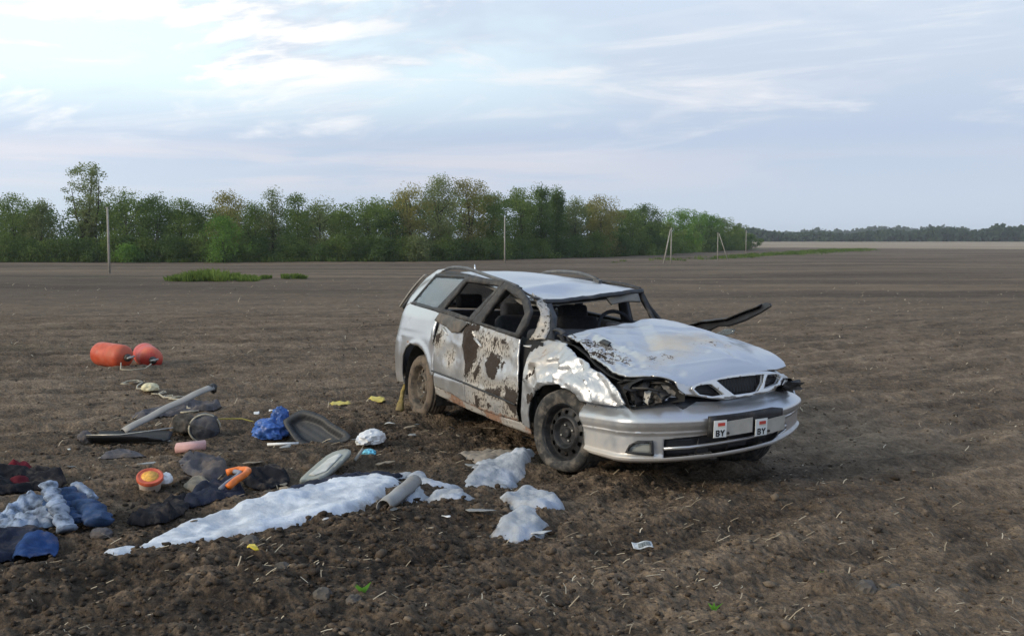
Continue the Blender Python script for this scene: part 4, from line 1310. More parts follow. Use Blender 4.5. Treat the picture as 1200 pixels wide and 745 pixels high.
panel('plate_holder', [(-.285, .40), (-.285, .528), (-.05, .547), (.215, .574), (.30, .565), (.30, .44), (.0, .42)], front(.042), .05, M['black_trim'], bump, thick=.02)
for u0, z0, cap, Ln in ((-.262, .400, .085, .285), (.045, .402, .095, .26)):
    pl, a, n = flat_plate('number_plate', u0+cap, u0+Ln, z0+.004, z0+.098, .022, m_pg, bump, .074)
    pc, a, n = flat_plate('plate_end', u0, u0+cap, z0-.004, z0+.104, .006, m_pl, pl, .078)
    ex = a[1]-a[0]; ey = a[3]-a[0]
    fb = lambda s0, s1, t0, t1: [a[0]+ex*s+ey*t+n*.001 for s, t in ((s0, t0), (s1, t0), (s1, t1), (s0, t1))]
    q = fb(.30, .86, .66, .86); from_arr('flag_band', [v for v in q]+[v+n*.001 for v in q], [(4, 5, 6, 7), (0, 1, 5, 4), (1, 2, 6, 5), (2, 3, 7, 6), (3, 0, 4, 7)], m_red, pl, smooth=False)
    q = fb(.30, .86, .57, .655); from_arr('flag_band', [v for v in q]+[v+n*.001 for v in q], [(4, 5, 6, 7), (0, 1, 5, 4), (1, 2, 6, 5), (2, 3, 7, 6), (3, 0, 4, 7)], simple('flag_pale', (.62, .60, .50), .6, var=.1), pl, smooth=False)
    letters('BY', a, n, pl)
    V, F = tube_arr([tuple(a[1]+ey*.22+ex*.12), tuple(a[1]+ey*.22+ex*.12+n*.008)], [.010, .008], 10); from_arr('screw', V, F, m_ink, pl)


# --- empty right headlamp opening with broken lamp inside
hl = empty('headlamp_socket'); hl.parent = car
def crumple_box(nm, loc, size, rot, mat_, parent, amp=.25, seed=0, sub=4):
    bm = bmesh.new(); bmesh.ops.create_cube(bm, size=1); bmesh.ops.subdivide_edges(bm, edges=bm.edges[:], cuts=sub, use_grid_fill=True)
    V = np.array([v.co[:] for v in bm.verts]); D_ = np.stack([fbm3(V, 1.8, 2, seed+k) for k in range(3)], 1)*amp; V = (V+D_)*size
    Rm = np.array(Matrix.Rotation(rot[2], 3, 'Z')@Matrix.Rotation(rot[1], 3, 'Y')@Matrix.Rotation(rot[0], 3, 'X'))
    V = V@Rm.T+loc
    for v, p in zip(bm.verts, V): v.co = p
    o = from_bm(nm, bm, mat_, parent, sharp=35)
    if 'paint' in mat_.name:
        for k, val in (('mud', .15), ('dirt', .5), ('rust', .1)): fattr(o.data, k, np.full(len(o.data.vertices), val))
    return o
def dark_cup(nm, poly, depth, parent, mat_):
    A = front(-.02)(np.array([p[0] for p in poly]), np.array([p[1] for p in poly])); c = A.mean(0)
    B = c+(A-c)*.85-np.array([depth, 0, 0]); n = len(A)
    V = np.concatenate([A, B]); F = [(i, (i+1) % n, n+(i+1) % n, n+i) for i in range(n)]+[tuple(range(n, 2*n))]
    return from_arr(nm, V, F, mat_, parent)
HLP = [(-.82, .64), (-.77, .704), (-.69, .745), (-.60, .75), (-.52, .725), (-.42, .66), (-.42, .612), (-.60, .585), (-.77, .545)]
dark_cup('lamp_cavity', HLP, .20, hl, M['dark'])
crumple_box('broken_reflector', (1.95, -.50, .665), (.07, .13, .09), (.3, .2, .4), M['dark_metal'], hl, .4, 3)
crumple_box('lamp_bracket', (1.99, -.455, .675), (.05, .055, .10), (.5, .1, -.3), simple('pale_alloy', (.32, .30, .27), .6, .3, var=.4, dust=.3), hl, .35, 5)
crumple_box('lamp_bulb_holder', (1.97, -.58, .625), (.05, .06, .065), (.2, .4, .3), simple('white_holder', (.50, .49, .45), .6, var=.2), hl, .35, 8)
crumple_box('broken_housing', (1.90, -.62, .65), (.10, .12, .12), (.5, .3, .2), M['black_trim'], hl, .5, 31)
crumple_box('broken_housing', (2.00, -.52, .63), (.07, .12, .07), (.1, .6, .5), M['grime'], hl, .5, 33)
for k in range(7):
    r_ = random.Random(k+20); p = Vector((1.84+.12*r_.random(), -.70+.04*k, .60+.12*r_.random())); q = p+Vector((.12*r_.random(), .10+.06*r_.random(), .06*(r_.random()-.5))); m_ = p.lerp(q, .5)+Vector((0, 0, .03*(r_.random()-.3)))
    V, F = tube_arr([p, m_, q], [.006, .009, .006], 6); from_arr('bent_strut', V, F, M['dark_metal'], hl)
sheet_between('torn_rim', [(1.80, -.715, .70), (1.87, -.70, .725), (1.95, -.60, .738), (2.0, -.52, .735), (2.05, -.43, .70), (2.08, -.40, .65)],
              [(1.80, -.70, .69), (1.86, -.67, .705), (1.93, -.58, .712), (1.98, -.50, .708), (2.03, -.42, .685), (2.06, -.40, .65)], M['black_trim'], hl, 26, 2, .004, .012, .006)
# left lamp, seen edge on
ll = empty('headlamp_socket'); ll.parent = car
dark_cup('lamp_cavity', [(.40, .70), (.45, .745), (.55, .74), (.66, .70), (.70, .65), (.55, .66)], .12, ll, M['black_trim'])
crumple_box('broken_reflector', (2.02, .56, .69), (.06, .14, .05), (.1, .2, -.3), M['dark_metal'], ll, .4, 13)
# black fill standing in for engine-bay shade below the bonnet, between nose and bumper
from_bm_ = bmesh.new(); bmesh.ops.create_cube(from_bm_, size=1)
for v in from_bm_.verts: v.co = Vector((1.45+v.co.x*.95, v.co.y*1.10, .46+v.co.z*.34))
from_bm('engine_bay_shade', from_bm_, M['dark'], car, smooth=False)
sheet_between('bumper_gap_shade', [(1.95, -.52, .62), (2.06, -.40, .63), (2.10, -.1, .61), (2.09, .2, .64), (2.0, .5, .69)], [(1.97, -.52, .52), (2.10, -.40, .53), (2.14, -.1, .53), (2.13, .2, .55), (2.03, .5, .58)], M['grille_black'], car, 20, 2, 0, .003, .01)  # black strip painting the shaded gap above the bumper

# --- left-hand side, seen only through the openings: plain closed skins and window frames
lp = {'mud': zero, 'dirt': dirter(lambda U, P: .2+0*U[:, 0]), 'rust': zero}
panel('quarter_panel', q_out, side(1, 0), .06, M['paint'], car, attrs=lp, flip=True)
panel('front_door', fd, side(1, 0), .06, M['paint'], car, attrs=lp, flip=True)
panel('rear_door', rd, side(1, 0), .06, M['paint'], car, attrs=lp, flip=True)
panel('front_wing', [(p[0], min(p[1], .80)) for p in f_out], side(1, -.01), .06, M['paint'], car, attrs=lp, flip=True)
panel('window_frame', [(-1.80, 1.04), (-1.55, 1.34), (-.85, 1.345), (-.2, 1.32), (.05, 1.285), (.10, 1.13), (.20, 1.02), (.28, .90), (-.29, .945), (-1.13, .995)], side(1, 0), .05, M['grime'], car, thick=.03, flip=True,
      holes=[[(-1.10, 1.03), (-.90, 1.285), (-.30, 1.275), (-.37, .985)], [(-.26, .985), (-.19, 1.27), (-.01, 1.24), (.04, 1.12), (.12, 1.01), (.16, .955)], [(-1.72, 1.065), (-1.52, 1.29), (-1.0, 1.285), (-1.2, 1.04)]])

# --- windscreen opening: header, pillars, cowl
sheet_between('windscreen_header', [(.42, -.53, 1.178), (.40, -.36, 1.180), (.35, -.1, 1.208), (.29, .2, 1.244), (.24, .42, 1.272), (.18, .56, 1.278)],
              [(.44, -.53, 1.155), (.42, -.36, 1.158), (.37, -.1, 1.186), (.31, .2, 1.220), (.26, .42, 1.246), (.20, .56, 1.250)], M['black_trim'], car, 40, 3, .004, .008, .03, 3, dirv=(1, 0, 0))
PL = [(.328, -.57, 1.224), (.46, -.60, 1.149), (.608, -.64, 1.065), (.635, -.68, .976), (.658, -.74, .887)]
PR = [(.386, -.50, 1.175), (.498, -.53, 1.126), (.66, -.58, 1.056), (.729, -.63, .983), (.778, -.69, .893)]
sheet_between('front_pillar', PL, PR, M['paint_crumpled'], car, 60, 6, .012, .016, .018, 7, attrs={'mud': .34, 'dirt': .85, 'rust': .1})
sheet_between('pillar_trim', PR, [(.41, -.45, 1.172), (.52, -.485, 1.115), (.67, -.535, 1.045), (.755, -.585, .975), (.83, -.645, .895)], M['black_trim'], car, 50, 2, .006, .008, .015, 9)
sheet_between('front_pillar', [(.14, .575, 1.275), (.22, .585, 1.15), (.33, .59, 1.03), (.46, .61, .93)], [(.20, .545, 1.272), (.28, .55, 1.15), (.40, .56, 1.03), (.54, .58, .93)], M['grime'], car, 20, 3, .012, .012, .03, 5)
# mangled strips where mirror, wiper and wing meet
for k in range(9):
    r_ = random.Random(k*3+1)
    p = np.array([.72+.05*k, -.62+.018*k+.03*r_.random(), .945-.012*k+.03*r_.random()]); L = .10+.14*r_.random()
    d = np.array([.8, .25*r_.uniform(-1, 1), -.35+.5*r_.random()]); d /= np.linalg.norm(d)
    A_ = [p, p+d*L*.4+[0, 0, .03*r_.random()], p+d*L]; w = np.array([.0, .03+.02*r_.random(), .025*r_.uniform(-1, 1)])
    sheet_between('torn_strip', A_, [a+w for a in A_], M['black_trim'] if k % 3 else M['grime'], car, 12, 2, .006, .014, .006, k)
sheet_between('cowl_panel', [(.60, -.66, .90), (.66, -.3, .93), (.58, .1, .955), (.48, .55, .955)], [(.98, -.60, .885), (.93, -.35, .93), (.86, 0, .965), (.70, .5, .985)], M['black_trim'], car, 30, 4, .0, .012, .01, 2)
sheet_between('wing_gap_shade', [(.78, -.68, .905), (1.10, -.64, .885), (1.30, -.655, .832), (1.46, -.685, .783), (1.70, -.72, .735), (1.86, -.715, .715)],  # black strip in place of the shade between bonnet and wing
              [(.80, -.55, .88), (1.12, -.56, .855), (1.32, -.58, .800), (1.48, -.61, .755), (1.70, -.65, .715), (1.85, -.66, .70)], M['dark'], car, 26, 3, 0, .006, .006)

# --- torn door seal sticking out on the far side
def tbp(x, z): return (x, 1.0+.25*(z-1.05), z)
sheet_between('torn_door_seal', [tbp(*p) for p in [(.24, .965), (.314, .985), (.485, 1.036), (.65, 1.058), (.812, 1.086), (1.0, 1.155), (1.19, 1.225), (1.24, 1.222)]],
              [tbp(*p) for p in [(.35, .90), (.55, .93), (.62, .975), (.70, 1.008), (.82, 1.015), (1.0, 1.070), (1.17, 1.150), (1.255, 1.200)]], M['grille_black'], car, 60, 4, .0, .004, .012, 4)
sheet_between('seal_root', [(.66, .66, .90), (.52, .80, .925), (.38, .93, .945), (.26, .99, .968)], [(.70, .66, .86), (.58, .80, .87), (.48, .93, .885), (.38, .975, .905)], M['grille_black'], car, 24, 3, .0, .005, .014, 8)
sheet_between('seal_lip', [tbp(*p) for p in [(.24, .972), (.485, 1.040), (.65, 1.060), (.812, 1.088), (1.0, 1.158), (1.15, 1.212)]], [(p[0], p[1]-.045, p[2]-.006) for p in [tbp(*p) for p in [(.24, .966), (.485, 1.034), (.65, 1.054), (.812, 1.080), (1.0, 1.148), (1.15, 1.200)]]], M['black_trim'], car, 40, 2, 0, .004, .01, 6)
panel('seal_rib', [(.30, .968), (.50, 1.000), (.66, 1.022), (.66, 1.032), (.50, 1.013), (.30, .980)], lambda x, z: np.stack([x, .985+.02*np.sin(x*3)+.25*(z-1.05), z], 1), .05, M['rail'], car, thick=.014)
panel('glass_shard', [(.58, .93), (.70, .985), (.82, .995), (.80, .955), (.66, .92)], lambda x, z: np.stack([x, 1.04+.1*(x-.6), z], 1), .05, M['glass'], car, thick=.005)

# --- tailgate, left ajar
tg = empty('tailgate'); tg.parent = car
def tgf(y, s):   # s: 0 at the roof hinge, 1 at the lower edge
    return np.stack([-1.70-.545*s, y, 1.35-.33*s+.02*np.sin(np.pi*s)-.02*np.abs(y/.58)**2], 1)
panel('tailgate_frame', [(-.58, 0), (.58, 0), (.63, .5), (.67, 1.0), (-.67, 1.0), (-.63, .5)], tgf, .08, M['black_trim'], tg, thick=.03, holes=[[(-.53, .08), (.53, .08), (.58, .92), (-.58, .92)]])
panel('rear_window', [(-.54, .06), (.54, .06), (.59, .94), (-.59, .94)], lambda y, s: tgf(y, s)+[0, 0, .004], .1, M['glass'], tg, thick=.005)
panel('tailgate_edge', [(-.665, 0.03), (-.64, 0.0), (-.68, 1.03), (-.70, 1.0)], lambda y, s: tgf(y, s)+[0, 0, .008], .1, simple('dusty_edge', (.30, .28, .25), .6, var=.2), tg, thick=.012)
panel('tail_panel', [(-.70, .30), (.70, .30), (.72, .60), (.68, .98), (-.68, .98), (-.72, .60)], lambda y, z: np.stack([-2.19-.02*np.sin(z*5)+.12*np.abs(y/.7)**4, y, z], 1), .06, M['paint'], car, attrs=lp)

# --- roof rails
def rail(ys, pts, nm='roof_rail'):
    o = empty(nm); o.parent = car
    P_ = [(x, ys+dy, z) for x, dy, z in pts]
    V, F = tube_arr(P_, [.016]*len(P_), 8); from_arr('rail_bar', V, F, M['rail'], o)
    for i in (0, len(P_)-1):
        x, y, z = P_[i]; crumple_box('rail_foot', (x, y, z-.012), (.10, .035, .03), (0, .15 if i else -.2, 0), M['rail'], o, .1, i)
rail(-.50, [(-1.60, 0, 1.368), (-1.52, 0, 1.392), (-1.41, 0, 1.405), (-1.25, 0, 1.407), (-1.06, 0, 1.400), (-.8, .0, 1.368), (-.575, 0, 1.338), (-.30, 0, 1.305), (-.06, 0, 1.268)])
rail(.50, [(-1.50, 0, 1.370), (-1.38, 0, 1.396), (-1.15, 0, 1.408), (-.97, 0, 1.408), (-.75, 0, 1.400), (-.58, 0, 1.378), (-.43, 0, 1.350)])
V, F = tube_arr([(-.98, -.46, 1.375), (-1.0, -.46, 1.44)], [.012, .006], 6); from_arr('aerial_stub', V, F, M['chrome'], car)


# --- interior
def rbox(nm, size, loc, rot, mat_, parent, bev=.04, taper=0.):
    bm = bmesh.new(); bmesh.ops.create_cube(bm, size=1)
    for v in bm.verts:
        k = 1-taper*(v.co.z+.5); v.co = Vector((v.co.x*size[0], v.co.y*size[1]*k, v.co.z*size[2]))
    bmesh.ops.bevel(bm, geom=bm.edges[:], offset=bev, segments=3, affect='EDGES', profile=.6)
    bmesh.ops.transform(bm, matrix=Matrix.Translation(loc)@Matrix.Rotation(rot, 4, 'Y'), verts=bm.verts[:])
    return from_bm(nm, bm, mat_, parent, sharp=50)
for y0, x0 in ((-.36, -.10), (.22, -.12)):
    st = empty('front_seat'); st.parent = car
    rbox('seat_cushion', (.50, .48, .16), (x0+.22, y0, .48), -.1, M['interior'], st)
    rbox('seat_back', (.14, .47, .58), (x0-.12, y0, .74), -.32, M['interior'], st, .05, .15)
    rbox('headrest', (.10, .27, .13), (x0-.25, y0, 1.055), -.22, M['interior'], st, .04)
bs = empty('rear_seat'); bs.parent = car
rbox('seat_cushion', (.50, 1.25, .16), (-.85, 0, .50), -.1, M['interior'], bs)
rbox('seat_back', (.14, 1.25, .52), (-1.13, 0, .76), -.30, M['interior'], bs, .05)
for y0 in (-.40, .40): rbox('headrest', (.09, .25, .13), (-1.22, y0, 1.10), -.2, M['interior'], bs, .035)
rbox('dashboard', (.42, 1.32, .26), (.60, 0, .82), .05, M['interior'], car, .06)
rbox('instrument_hood', (.2, .36, .08), (.46, .27, .965), .1, M['interior'], car, .03)
rbox('floor_pan', (3.4, 1.40, .10), (-.35, 0, .25), 0, M['dark_metal'], car, .02)
rbox('rear_underbody', (.9, 1.2, .22), (-1.75, 0, .36), 0, M['dark_metal'], car, .05)
sw = empty('steering_wheel'); sw.parent = car
cen = Vector((.27, .28, .925)); ax = Matrix.Rotation(-.45, 3, 'Y')
V, F = tube_arr([cen+ax@Vector((0, .185*math.cos(a), .185*math.sin(a))) for a in np.linspace(0, 2*math.pi, 33)], [.016]*33, 8); from_arr('wheel_rim', V, F, M['interior'], sw)
V, F = join_arr([tube_arr([cen, cen+ax@Vector((0, .18*math.cos(a), .18*math.sin(a)))], [.03, .014], 6) for a in (0.1, math.pi-.1, -math.pi/2)]); from_arr('wheel_spoke', V, F, M['interior'], sw)
panel('sun_visor', [(-.02, .0), (.30, .01), (.31, .13), (.02, .12)], lambda a, b: np.stack([.26+.25*b-.05*a, .17+a, 1.205+.10*a-.55*b+.02*np.sin(a*9)], 1), .03, M['lining'], car, thick=.02)
sheet_between('centre_pillar', [(-.24, .60, 1.29), (-.32, .68, 1.10), (-.34, .74, .95)], [(-.13, .60, 1.28), (-.19, .68, 1.10), (-.20, .74, .95)], M['interior_grey'], car, 10, 2, 0, .003, .03)
sheet_between('centre_pillar', [(-.02, -.60, 1.28), (-.22, -.69, 1.08), (-.34, -.745, .95)], [(.06, -.59, 1.27), (-.13, -.69, 1.07), (-.24, -.745, .94)], M['dark_metal'], car, 10, 2, 0, .004, .03)


# --- wheels
def lathe(prof, n, keep=None):
    V, F = [], []
    for r, a in prof:
        for k in range(n):
            t = 2*math.pi*k/n; V.append((r*math.cos(t), a, r*math.sin(t)))
    m = len(prof)
    for i in range(m-1):
        for k in range(n):
            if keep and not keep(i, k): continue
            F.append((i*n+k, i*n+(k+1) % n, (i+1)*n+(k+1) % n, (i+1)*n+k))
    return np.array(V), F


TY = [(.190, -.080), (.205, -.093), (.225, -.101), (.250, -.102), (.274, -.094), (.288, -.078), (.292, -.066), (.287, -.060), (.287, -.055), (.295, -.050), (.297, -.032), (.289, -.030), (.289, -.024), (.298, -.022), (.298, .0), (.290, .002), (.290, .008), (.298, .010),
      (.297, .032), (.289, .034), (.289, .04), (.295, .045), (.290, .072), (.276, .09), (.25, .1), (.21, .095), (.19, .08)]
RIM = [(.184, .085), (.172, .07), (.170, -.03), (.180, -.060), (.186, -.078), (.196, -.086), (.199, -.092), (.194, -.096), (.186, -.090), (.178, -.074), (.172, -.052), (.166, -.040), (.160, -.040), (.150, -.046), (.124, -.054), (.118, -.060), (.110, -.070), (.100, -.074), (.092, -.068), (.084, -.052), (.074, -.040), (.050, -.037), (.036, -.040), (.033, -.056), (.028, -.062), (.0, -.063)]


def wheel(nm, loc, steer, camber, tm, rm, flat=0., seed=0, full=True):
    w = empty(nm); w.parent = car; w.matrix_parent_inverse = Matrix.Identity(4)
    w.location = loc; w.rotation_euler = (camber, 0, steer)
    V, F = lathe(TY, 72)
    if flat > 0:
        ang = np.arctan2(V[:, 2], V[:, 0]); r = np.hypot(V[:, 0], V[:, 2]); k = np.clip((r-.19)/.1, 0, 1)
        low = V[:, 2] < -.215
        over = np.where(V[:, 2] < -(.295-flat), (-(.295-flat)-V[:, 2]), 0)
        V[:, 2] += over
        bul = np.exp(-((ang+math.pi/2)/.55)**2)*k*(1-k)*4
        V[:, 1] += np.sign(V[:, 1])*bul*.028
        # carcass pushed off the rim at the upper rear, sagging
        off = k*np.array([.0])[0]
        V[:, 0] += k*(-.014); V[:, 2] += k*.006
        V[:, 1] -= .022*k*np.exp(-((ang-2.3)/.7)**2)
        V += .004*np.stack([fbm3(V, 9, 2, seed+i) for i in range(3)], 1)
    from_arr('tyre', V, F, tm, w)
    V, F = lathe([(r*1.05, a) for r, a in RIM], 60, (lambda i, k: not (i == 13 and (k % 5) in (0, 1))) if full else None)
    rim = from_arr('rim', V, F, rm, w, sharp=40)
    V, F = lathe([(.168, .03), (.168, .0), (.03, -.005), (0, -.005)], 32); from_arr('brake_drum', V, F, M['dark_metal'], rim)
    for k in range(4):
        a = k*math.pi/2+.4; c = (.056*math.cos(a), -.038, .056*math.sin(a))
        V, F = tube_arr([c, (c[0], -.054, c[2])], [.010, .008], 6); from_arr('wheel_bolt', V, F, M['bolt'], rim)
    return w


wheel('front_wheel', (1.288, -.735, .290), R(14), R(-3), M['rubber_dusty'], M['steel_wheel'], .035, 3)
wheel('rear_wheel', (-1.34, -.73, .292), 0, R(-1.5), M['rubber_mud'], M['steel_wheel_mud'], .0, 5)
wheel('front_wheel', (1.285, .735, .29), R(14), 0, M['rubber_dusty'], M['steel_wheel'])
wheel('rear_wheel', (-1.34, .73, .292), 0, 0, M['rubber_mud'], M['steel_wheel_mud'])


# ------------------------------------------------------------------ things strewn over the ground
def fabric(name, col, var=.3, scale=14., bump=.5, dust=.35, dustcol=(.13, .10, .075), rough=.95):
    return simple(name, col, rough, var=var, scale=scale, bump=bump, bscale=110, dust=dust, dustcol=dustcol, spec=.2)


M.update(navy=fabric('navy_cloth', (.020, .024, .040), dust=.25), black_cloth=fabric('black_cloth', (.014, .014, .017), dust=.3), grey_cloth=fabric('grey_cloth', (.10, .094, .098), dust=.5),
         jeans=fabric('denim', (.030, .060, .130), var=.4, dust=.22), shirt=fabric('pale_shirt', (.20, .245, .32), var=.8, scale=13, dust=.35), blue=fabric('blue_fabric', (.018, .048, .140), var=.3, dust=.25),
         red_cloth=fabric('red_cloth', (.13, .010, .018), dust=.15), dark_red=fabric('dark_red', (.09, .012, .018), dust=.2),
         blue_bag=simple('blue_plastic', (.034, .10, .32), .42, var=.4, scale=14, dust=.18, bump=.8, bscale=28), white_bag=simple('white_bag', (.70, .70, .69), .45, var=.12, scale=10, dust=.15),
         orange=simple('orange_plastic', (.72, .17, .02), .5, var=.2, scale=14, dust=.16), yellow=simple('yellow_plastic', (.50, .40, .06), .55, var=.25, scale=12, dust=.25),
         rope=simple('pale_rope', (.40, .36, .27), .9, var=.3, scale=40, dust=.3), stone=simple('stone', (.085, .073, .060), .9, var=.35, scale=9, bump=.6, bscale=40, dust=.4))


def foam_fn(g, p, out, dull=1.):
    c = obj_co(g); e = g.attr('edge')
    n = g.noise(c, 5, 6, .65, .5); f = g.noise(c, 60, 5, .7); b = g.noise(c, 2.2, 4, .6)
    col = g.mix(g.step(n, .35, .68), tuple(v*dull for v in (.40, .43, .47)), tuple(v*dull for v in (.66, .69, .72)))
    col = g.mix(g.step(b, .52, .66, 0, .45), col, (.34, .40, .52))
    e2 = g.math('ADD', e, g.math('MULTIPLY', g.math('SUBTRACT', g.noise(c, 3.5, 4, .6), .5), 1.6))
    d = g.step(g.math('ADD', e2, g.math('MULTIPLY', g.math('SUBTRACT', g.noise(c, 22, 6, .7), .5), 1.2)), .72, .20)
    col = g.mix(g.math('MULTIPLY', d, .85), col, (.17, .14, .11))
    col = g.mix(g.step(f, .66, .74, 0, .5), col, (.25, .22, .19))
    g.set(p.inputs['Base Color'], col); p.inputs['Roughness'].default_value = .85; p.inputs['Specular IOR Level'].default_value = .3
    p.inputs['Subsurface Weight'].default_value = .25; p.inputs['Subsurface Radius'].default_value = (.02, .02, .025)
    g.set(p.inputs['Normal'], g.bump(g.math('ADD', g.noise(c, 22, 5, .6), g.math('MULTIPLY', f, .5)), .5, .015))


M['foam'] = mat('white_foam', foam_fn)
M['foam_dull'] = mat('white_foam_dirty', lambda g, p, o: foam_fn(g, p, o, .62))


def drape(name, outline, mat_, label, cat, h=.07, fold=7., amp=.6, seed=1, step=.013, lump=False, parent=None, group=None, lift=.012, jag=.015, tone=None):
    """a crumpled sheet lying on the soil"""
    O = smooth_poly(outline, 7); c = O.mean(0)
    if lump: v = O-c; O = c+v*(1+.05/np.maximum(np.hypot(*v.T), .1))[:, None]
    n_ = np.stack([pn2(O[:, 0]*9+seed, O[:, 1]*9, seed), pn2(O[:, 0]*9-seed, O[:, 1]*9+4, seed+1)], 1)*jag; O = O+n_
    zc = ghs(*c); h = h*(.62 if not lump else .45)
    fa = seed*1.7; ca_, sa_ = math.cos(fa), math.sin(fa)
    def fn(x, y):
        U = np.stack([x, y], 1); d = np.maximum(poly_dist(U, O), 0)
        g_ = ground_h(x, y); gs = ground_h(x, y, False)
        P = np.stack([x, y, x*0], 1)
        wob = .06*np.stack([pn2(x*5, y*5, seed), pn2(x*5, y*5, seed+1)], 1)
        if lump:
            e = sst(d, 0, .09)
            r_ = .5+.9*fbm3(P, 3.0, 2, seed+5)+.45*fbm3(P, 13, 3, seed)+.25*fbm3(P, 6, 2, seed+2, True)
            z = .5*gs+.5*g_-.022+(.5*lift+.026)*e+h*e*np.maximum(r_, -.35)
            gx = 0
        else:
            e = sst(d, -.004, .035)
            q0 = (x+wob[:, 0])*ca_+(y+wob[:, 1])*sa_; q1 = -(x+wob[:, 0])*sa_+(y+wob[:, 1])*ca_
            Q = np.stack([q0*.42, q1*1.25, x*0], 1)
            rid = lambda sc, k: np.maximum(0, 1-np.abs(pn3(Q[:, 0]*sc, Q[:, 1]*sc, k+seed*3.3))*3.2)**1.6
            f3 = fbm3(P, 4, 2, seed+5)
            r_ = .18+.8*f3+amp*(.55*rid(fold, 0)+.35*rid(fold*1.9, 5)+.2*rid(fold*3.6, 9))
            z = .35*gs+.65*g_+lift*.6+h*e*np.maximum(r_, -.15)+.008*e
            gx = .014*e*(rid(fold, 2)-.3)
        return np.stack([x+gx-c[0], y-c[1], z-zc], 1)
    at_ = {'edge': lambda U, P: sst(np.maximum(poly_dist(U, O), 0), 0, .10)*.7+.3} if mat_.name.startswith('white_foam') else None
    o = panel(name, O, fn, step, mat_, parent, thick=.005 if not lump else .004, attrs=at_)
    o.location = (c[0], c[1], zc)
    if parent is None: tag(o, label, cat, group)
    else: o.location = Vector(o.location)-parent.matrix_world.translation if parent.location.length == 0 else Vector((c[0], c[1], zc))-parent.location
    return o


def lump(name, loc, size, mat_, label=None, cat=None, seed=0, amp=.35, freq=1.6, parent=None, group=None, sub=4, rot=0., ridged=True, sharp=None):
    bm = bmesh.new(); bmesh.ops.create_icosphere(bm, subdivisions=sub, radius=1)
    V = np.array([v.co[:] for v in bm.verts]); n = fbm3(V, freq, 4, seed, ridged); V = V*(1+amp*n)[:, None]
    V[:, 2] = np.maximum(V[:, 2], -.35); c, s = math.cos(rot), math.sin(rot); V = V*size
    V = np.stack([V[:, 0]*c-V[:, 1]*s, V[:, 0]*s+V[:, 1]*c, V[:, 2]+.2*size[2]], 1)
    for v, p in zip(bm.verts, V): v.co = p
    o = from_bm(name, bm, mat_, parent, sharp=sharp); o.location = loc
    if label: tag(o, label, cat, group)
    return o


def on(x, y, dz=0.): return (x, y, ghs(x, y)+dz)


# --- gas cylinders
def frame_to(axis):  # rotation taking local +X to axis
    return Vector(axis).normalized().to_track_quat('X', 'Z').to_matrix()


def gas_cylinder(loc, axis, Ln, r, m, label, seed):
    o = empty('gas_cylinder', loc, label=label, cat='gas cylinder', group='red gas cylinders')
    q = frame_to(axis).to_4x4(); n = 40
    prof = [(.0, 0), (.35, .012), (.65, .04), (.85, .075), (.96, .12), (1.0, .17), (1.0, .30), (1.005, .305), (1.005, .315), (1.0, .32), (1.0, .66), (1.005, .665), (1.005, .675), (1.0, .68), (1.0, .83), (.96, .88), (.85, .925), (.65, .96), (.35, .988), (0, 1.0)]
    V, F = [], []
    for s, t in prof:
        for k in range(n):
            a = 2*math.pi*k/n; V.append(q@Vector(((t-.5)*Ln, s*r*math.cos(a), s*r*math.sin(a))))
    V = np.array(V); V = V*(1-.05*np.abs(fbm3(V, 5, 2, seed)))[:, None]
    for i in range(len(prof)-1):
        for k in range(n): F.append((i*n+k, i*n+(k+1) % n, (i+1)*n+(k+1) % n, (i+1)*n+k))
    from_arr('tank', V, F, m, o, sharp=50)
    P = lambda x, y, z: q@Vector((x, y, z))
    V, F = tube_arr([P(Ln*.495, 0, 0), P(Ln*.495+.03, 0, 0), P(Ln*.495+.05, 0, 0)], [.05, .05, .03], 14); from_arr('valve_collar', V, F, M['dark_metal'], o)
    V, F = join_arr([tube_arr([P(Ln*.5+.03, 0, 0), P(Ln*.5+.09, .01, .01)], [.022, .018], 10), tube_arr([P(Ln*.5+.07, -.05, 0), P(Ln*.5+.07, .06, .02)], [.014, .012], 8)]); from_arr('valve', V, F, M['bolt'], o)
    return o


m_r1 = simple('orange_red_paint', (.54, .078, .030), .5, var=.25, scale=6, dust=.40, dustcol=(.30, .12, .07)); m_r2 = simple('worn_red_paint', (.52, .050, .032), .5, var=.25, scale=5, dust=.38, dustcol=(.45, .20, .10))
gas_cylinder(on(-5.27, 12.95, .15), (.84, -.54, -.03), .64, .160, m_r1, 'orange-red gas cylinder lying on the field, the left one of the pair', 2)
gas_cylinder(on(-4.97, 13.42, .15), (.50, -.86, -.04), .72, .155, m_r2, 'darker red gas cylinder with a pale worn band, the right one of the pair', 4)
V, F = tube_arr([on(-5.02, 12.62, .10), on(-4.98, 12.5, .05), on(-4.84, 12.48, .03), on(-4.70, 12.6, .04), on(-4.66, 12.7, .10)], [.008]*5, 6)
tag(from_arr('cord', V, F, M['rope'], None), 'thin white cord running between the two red gas cylinders', 'cord')

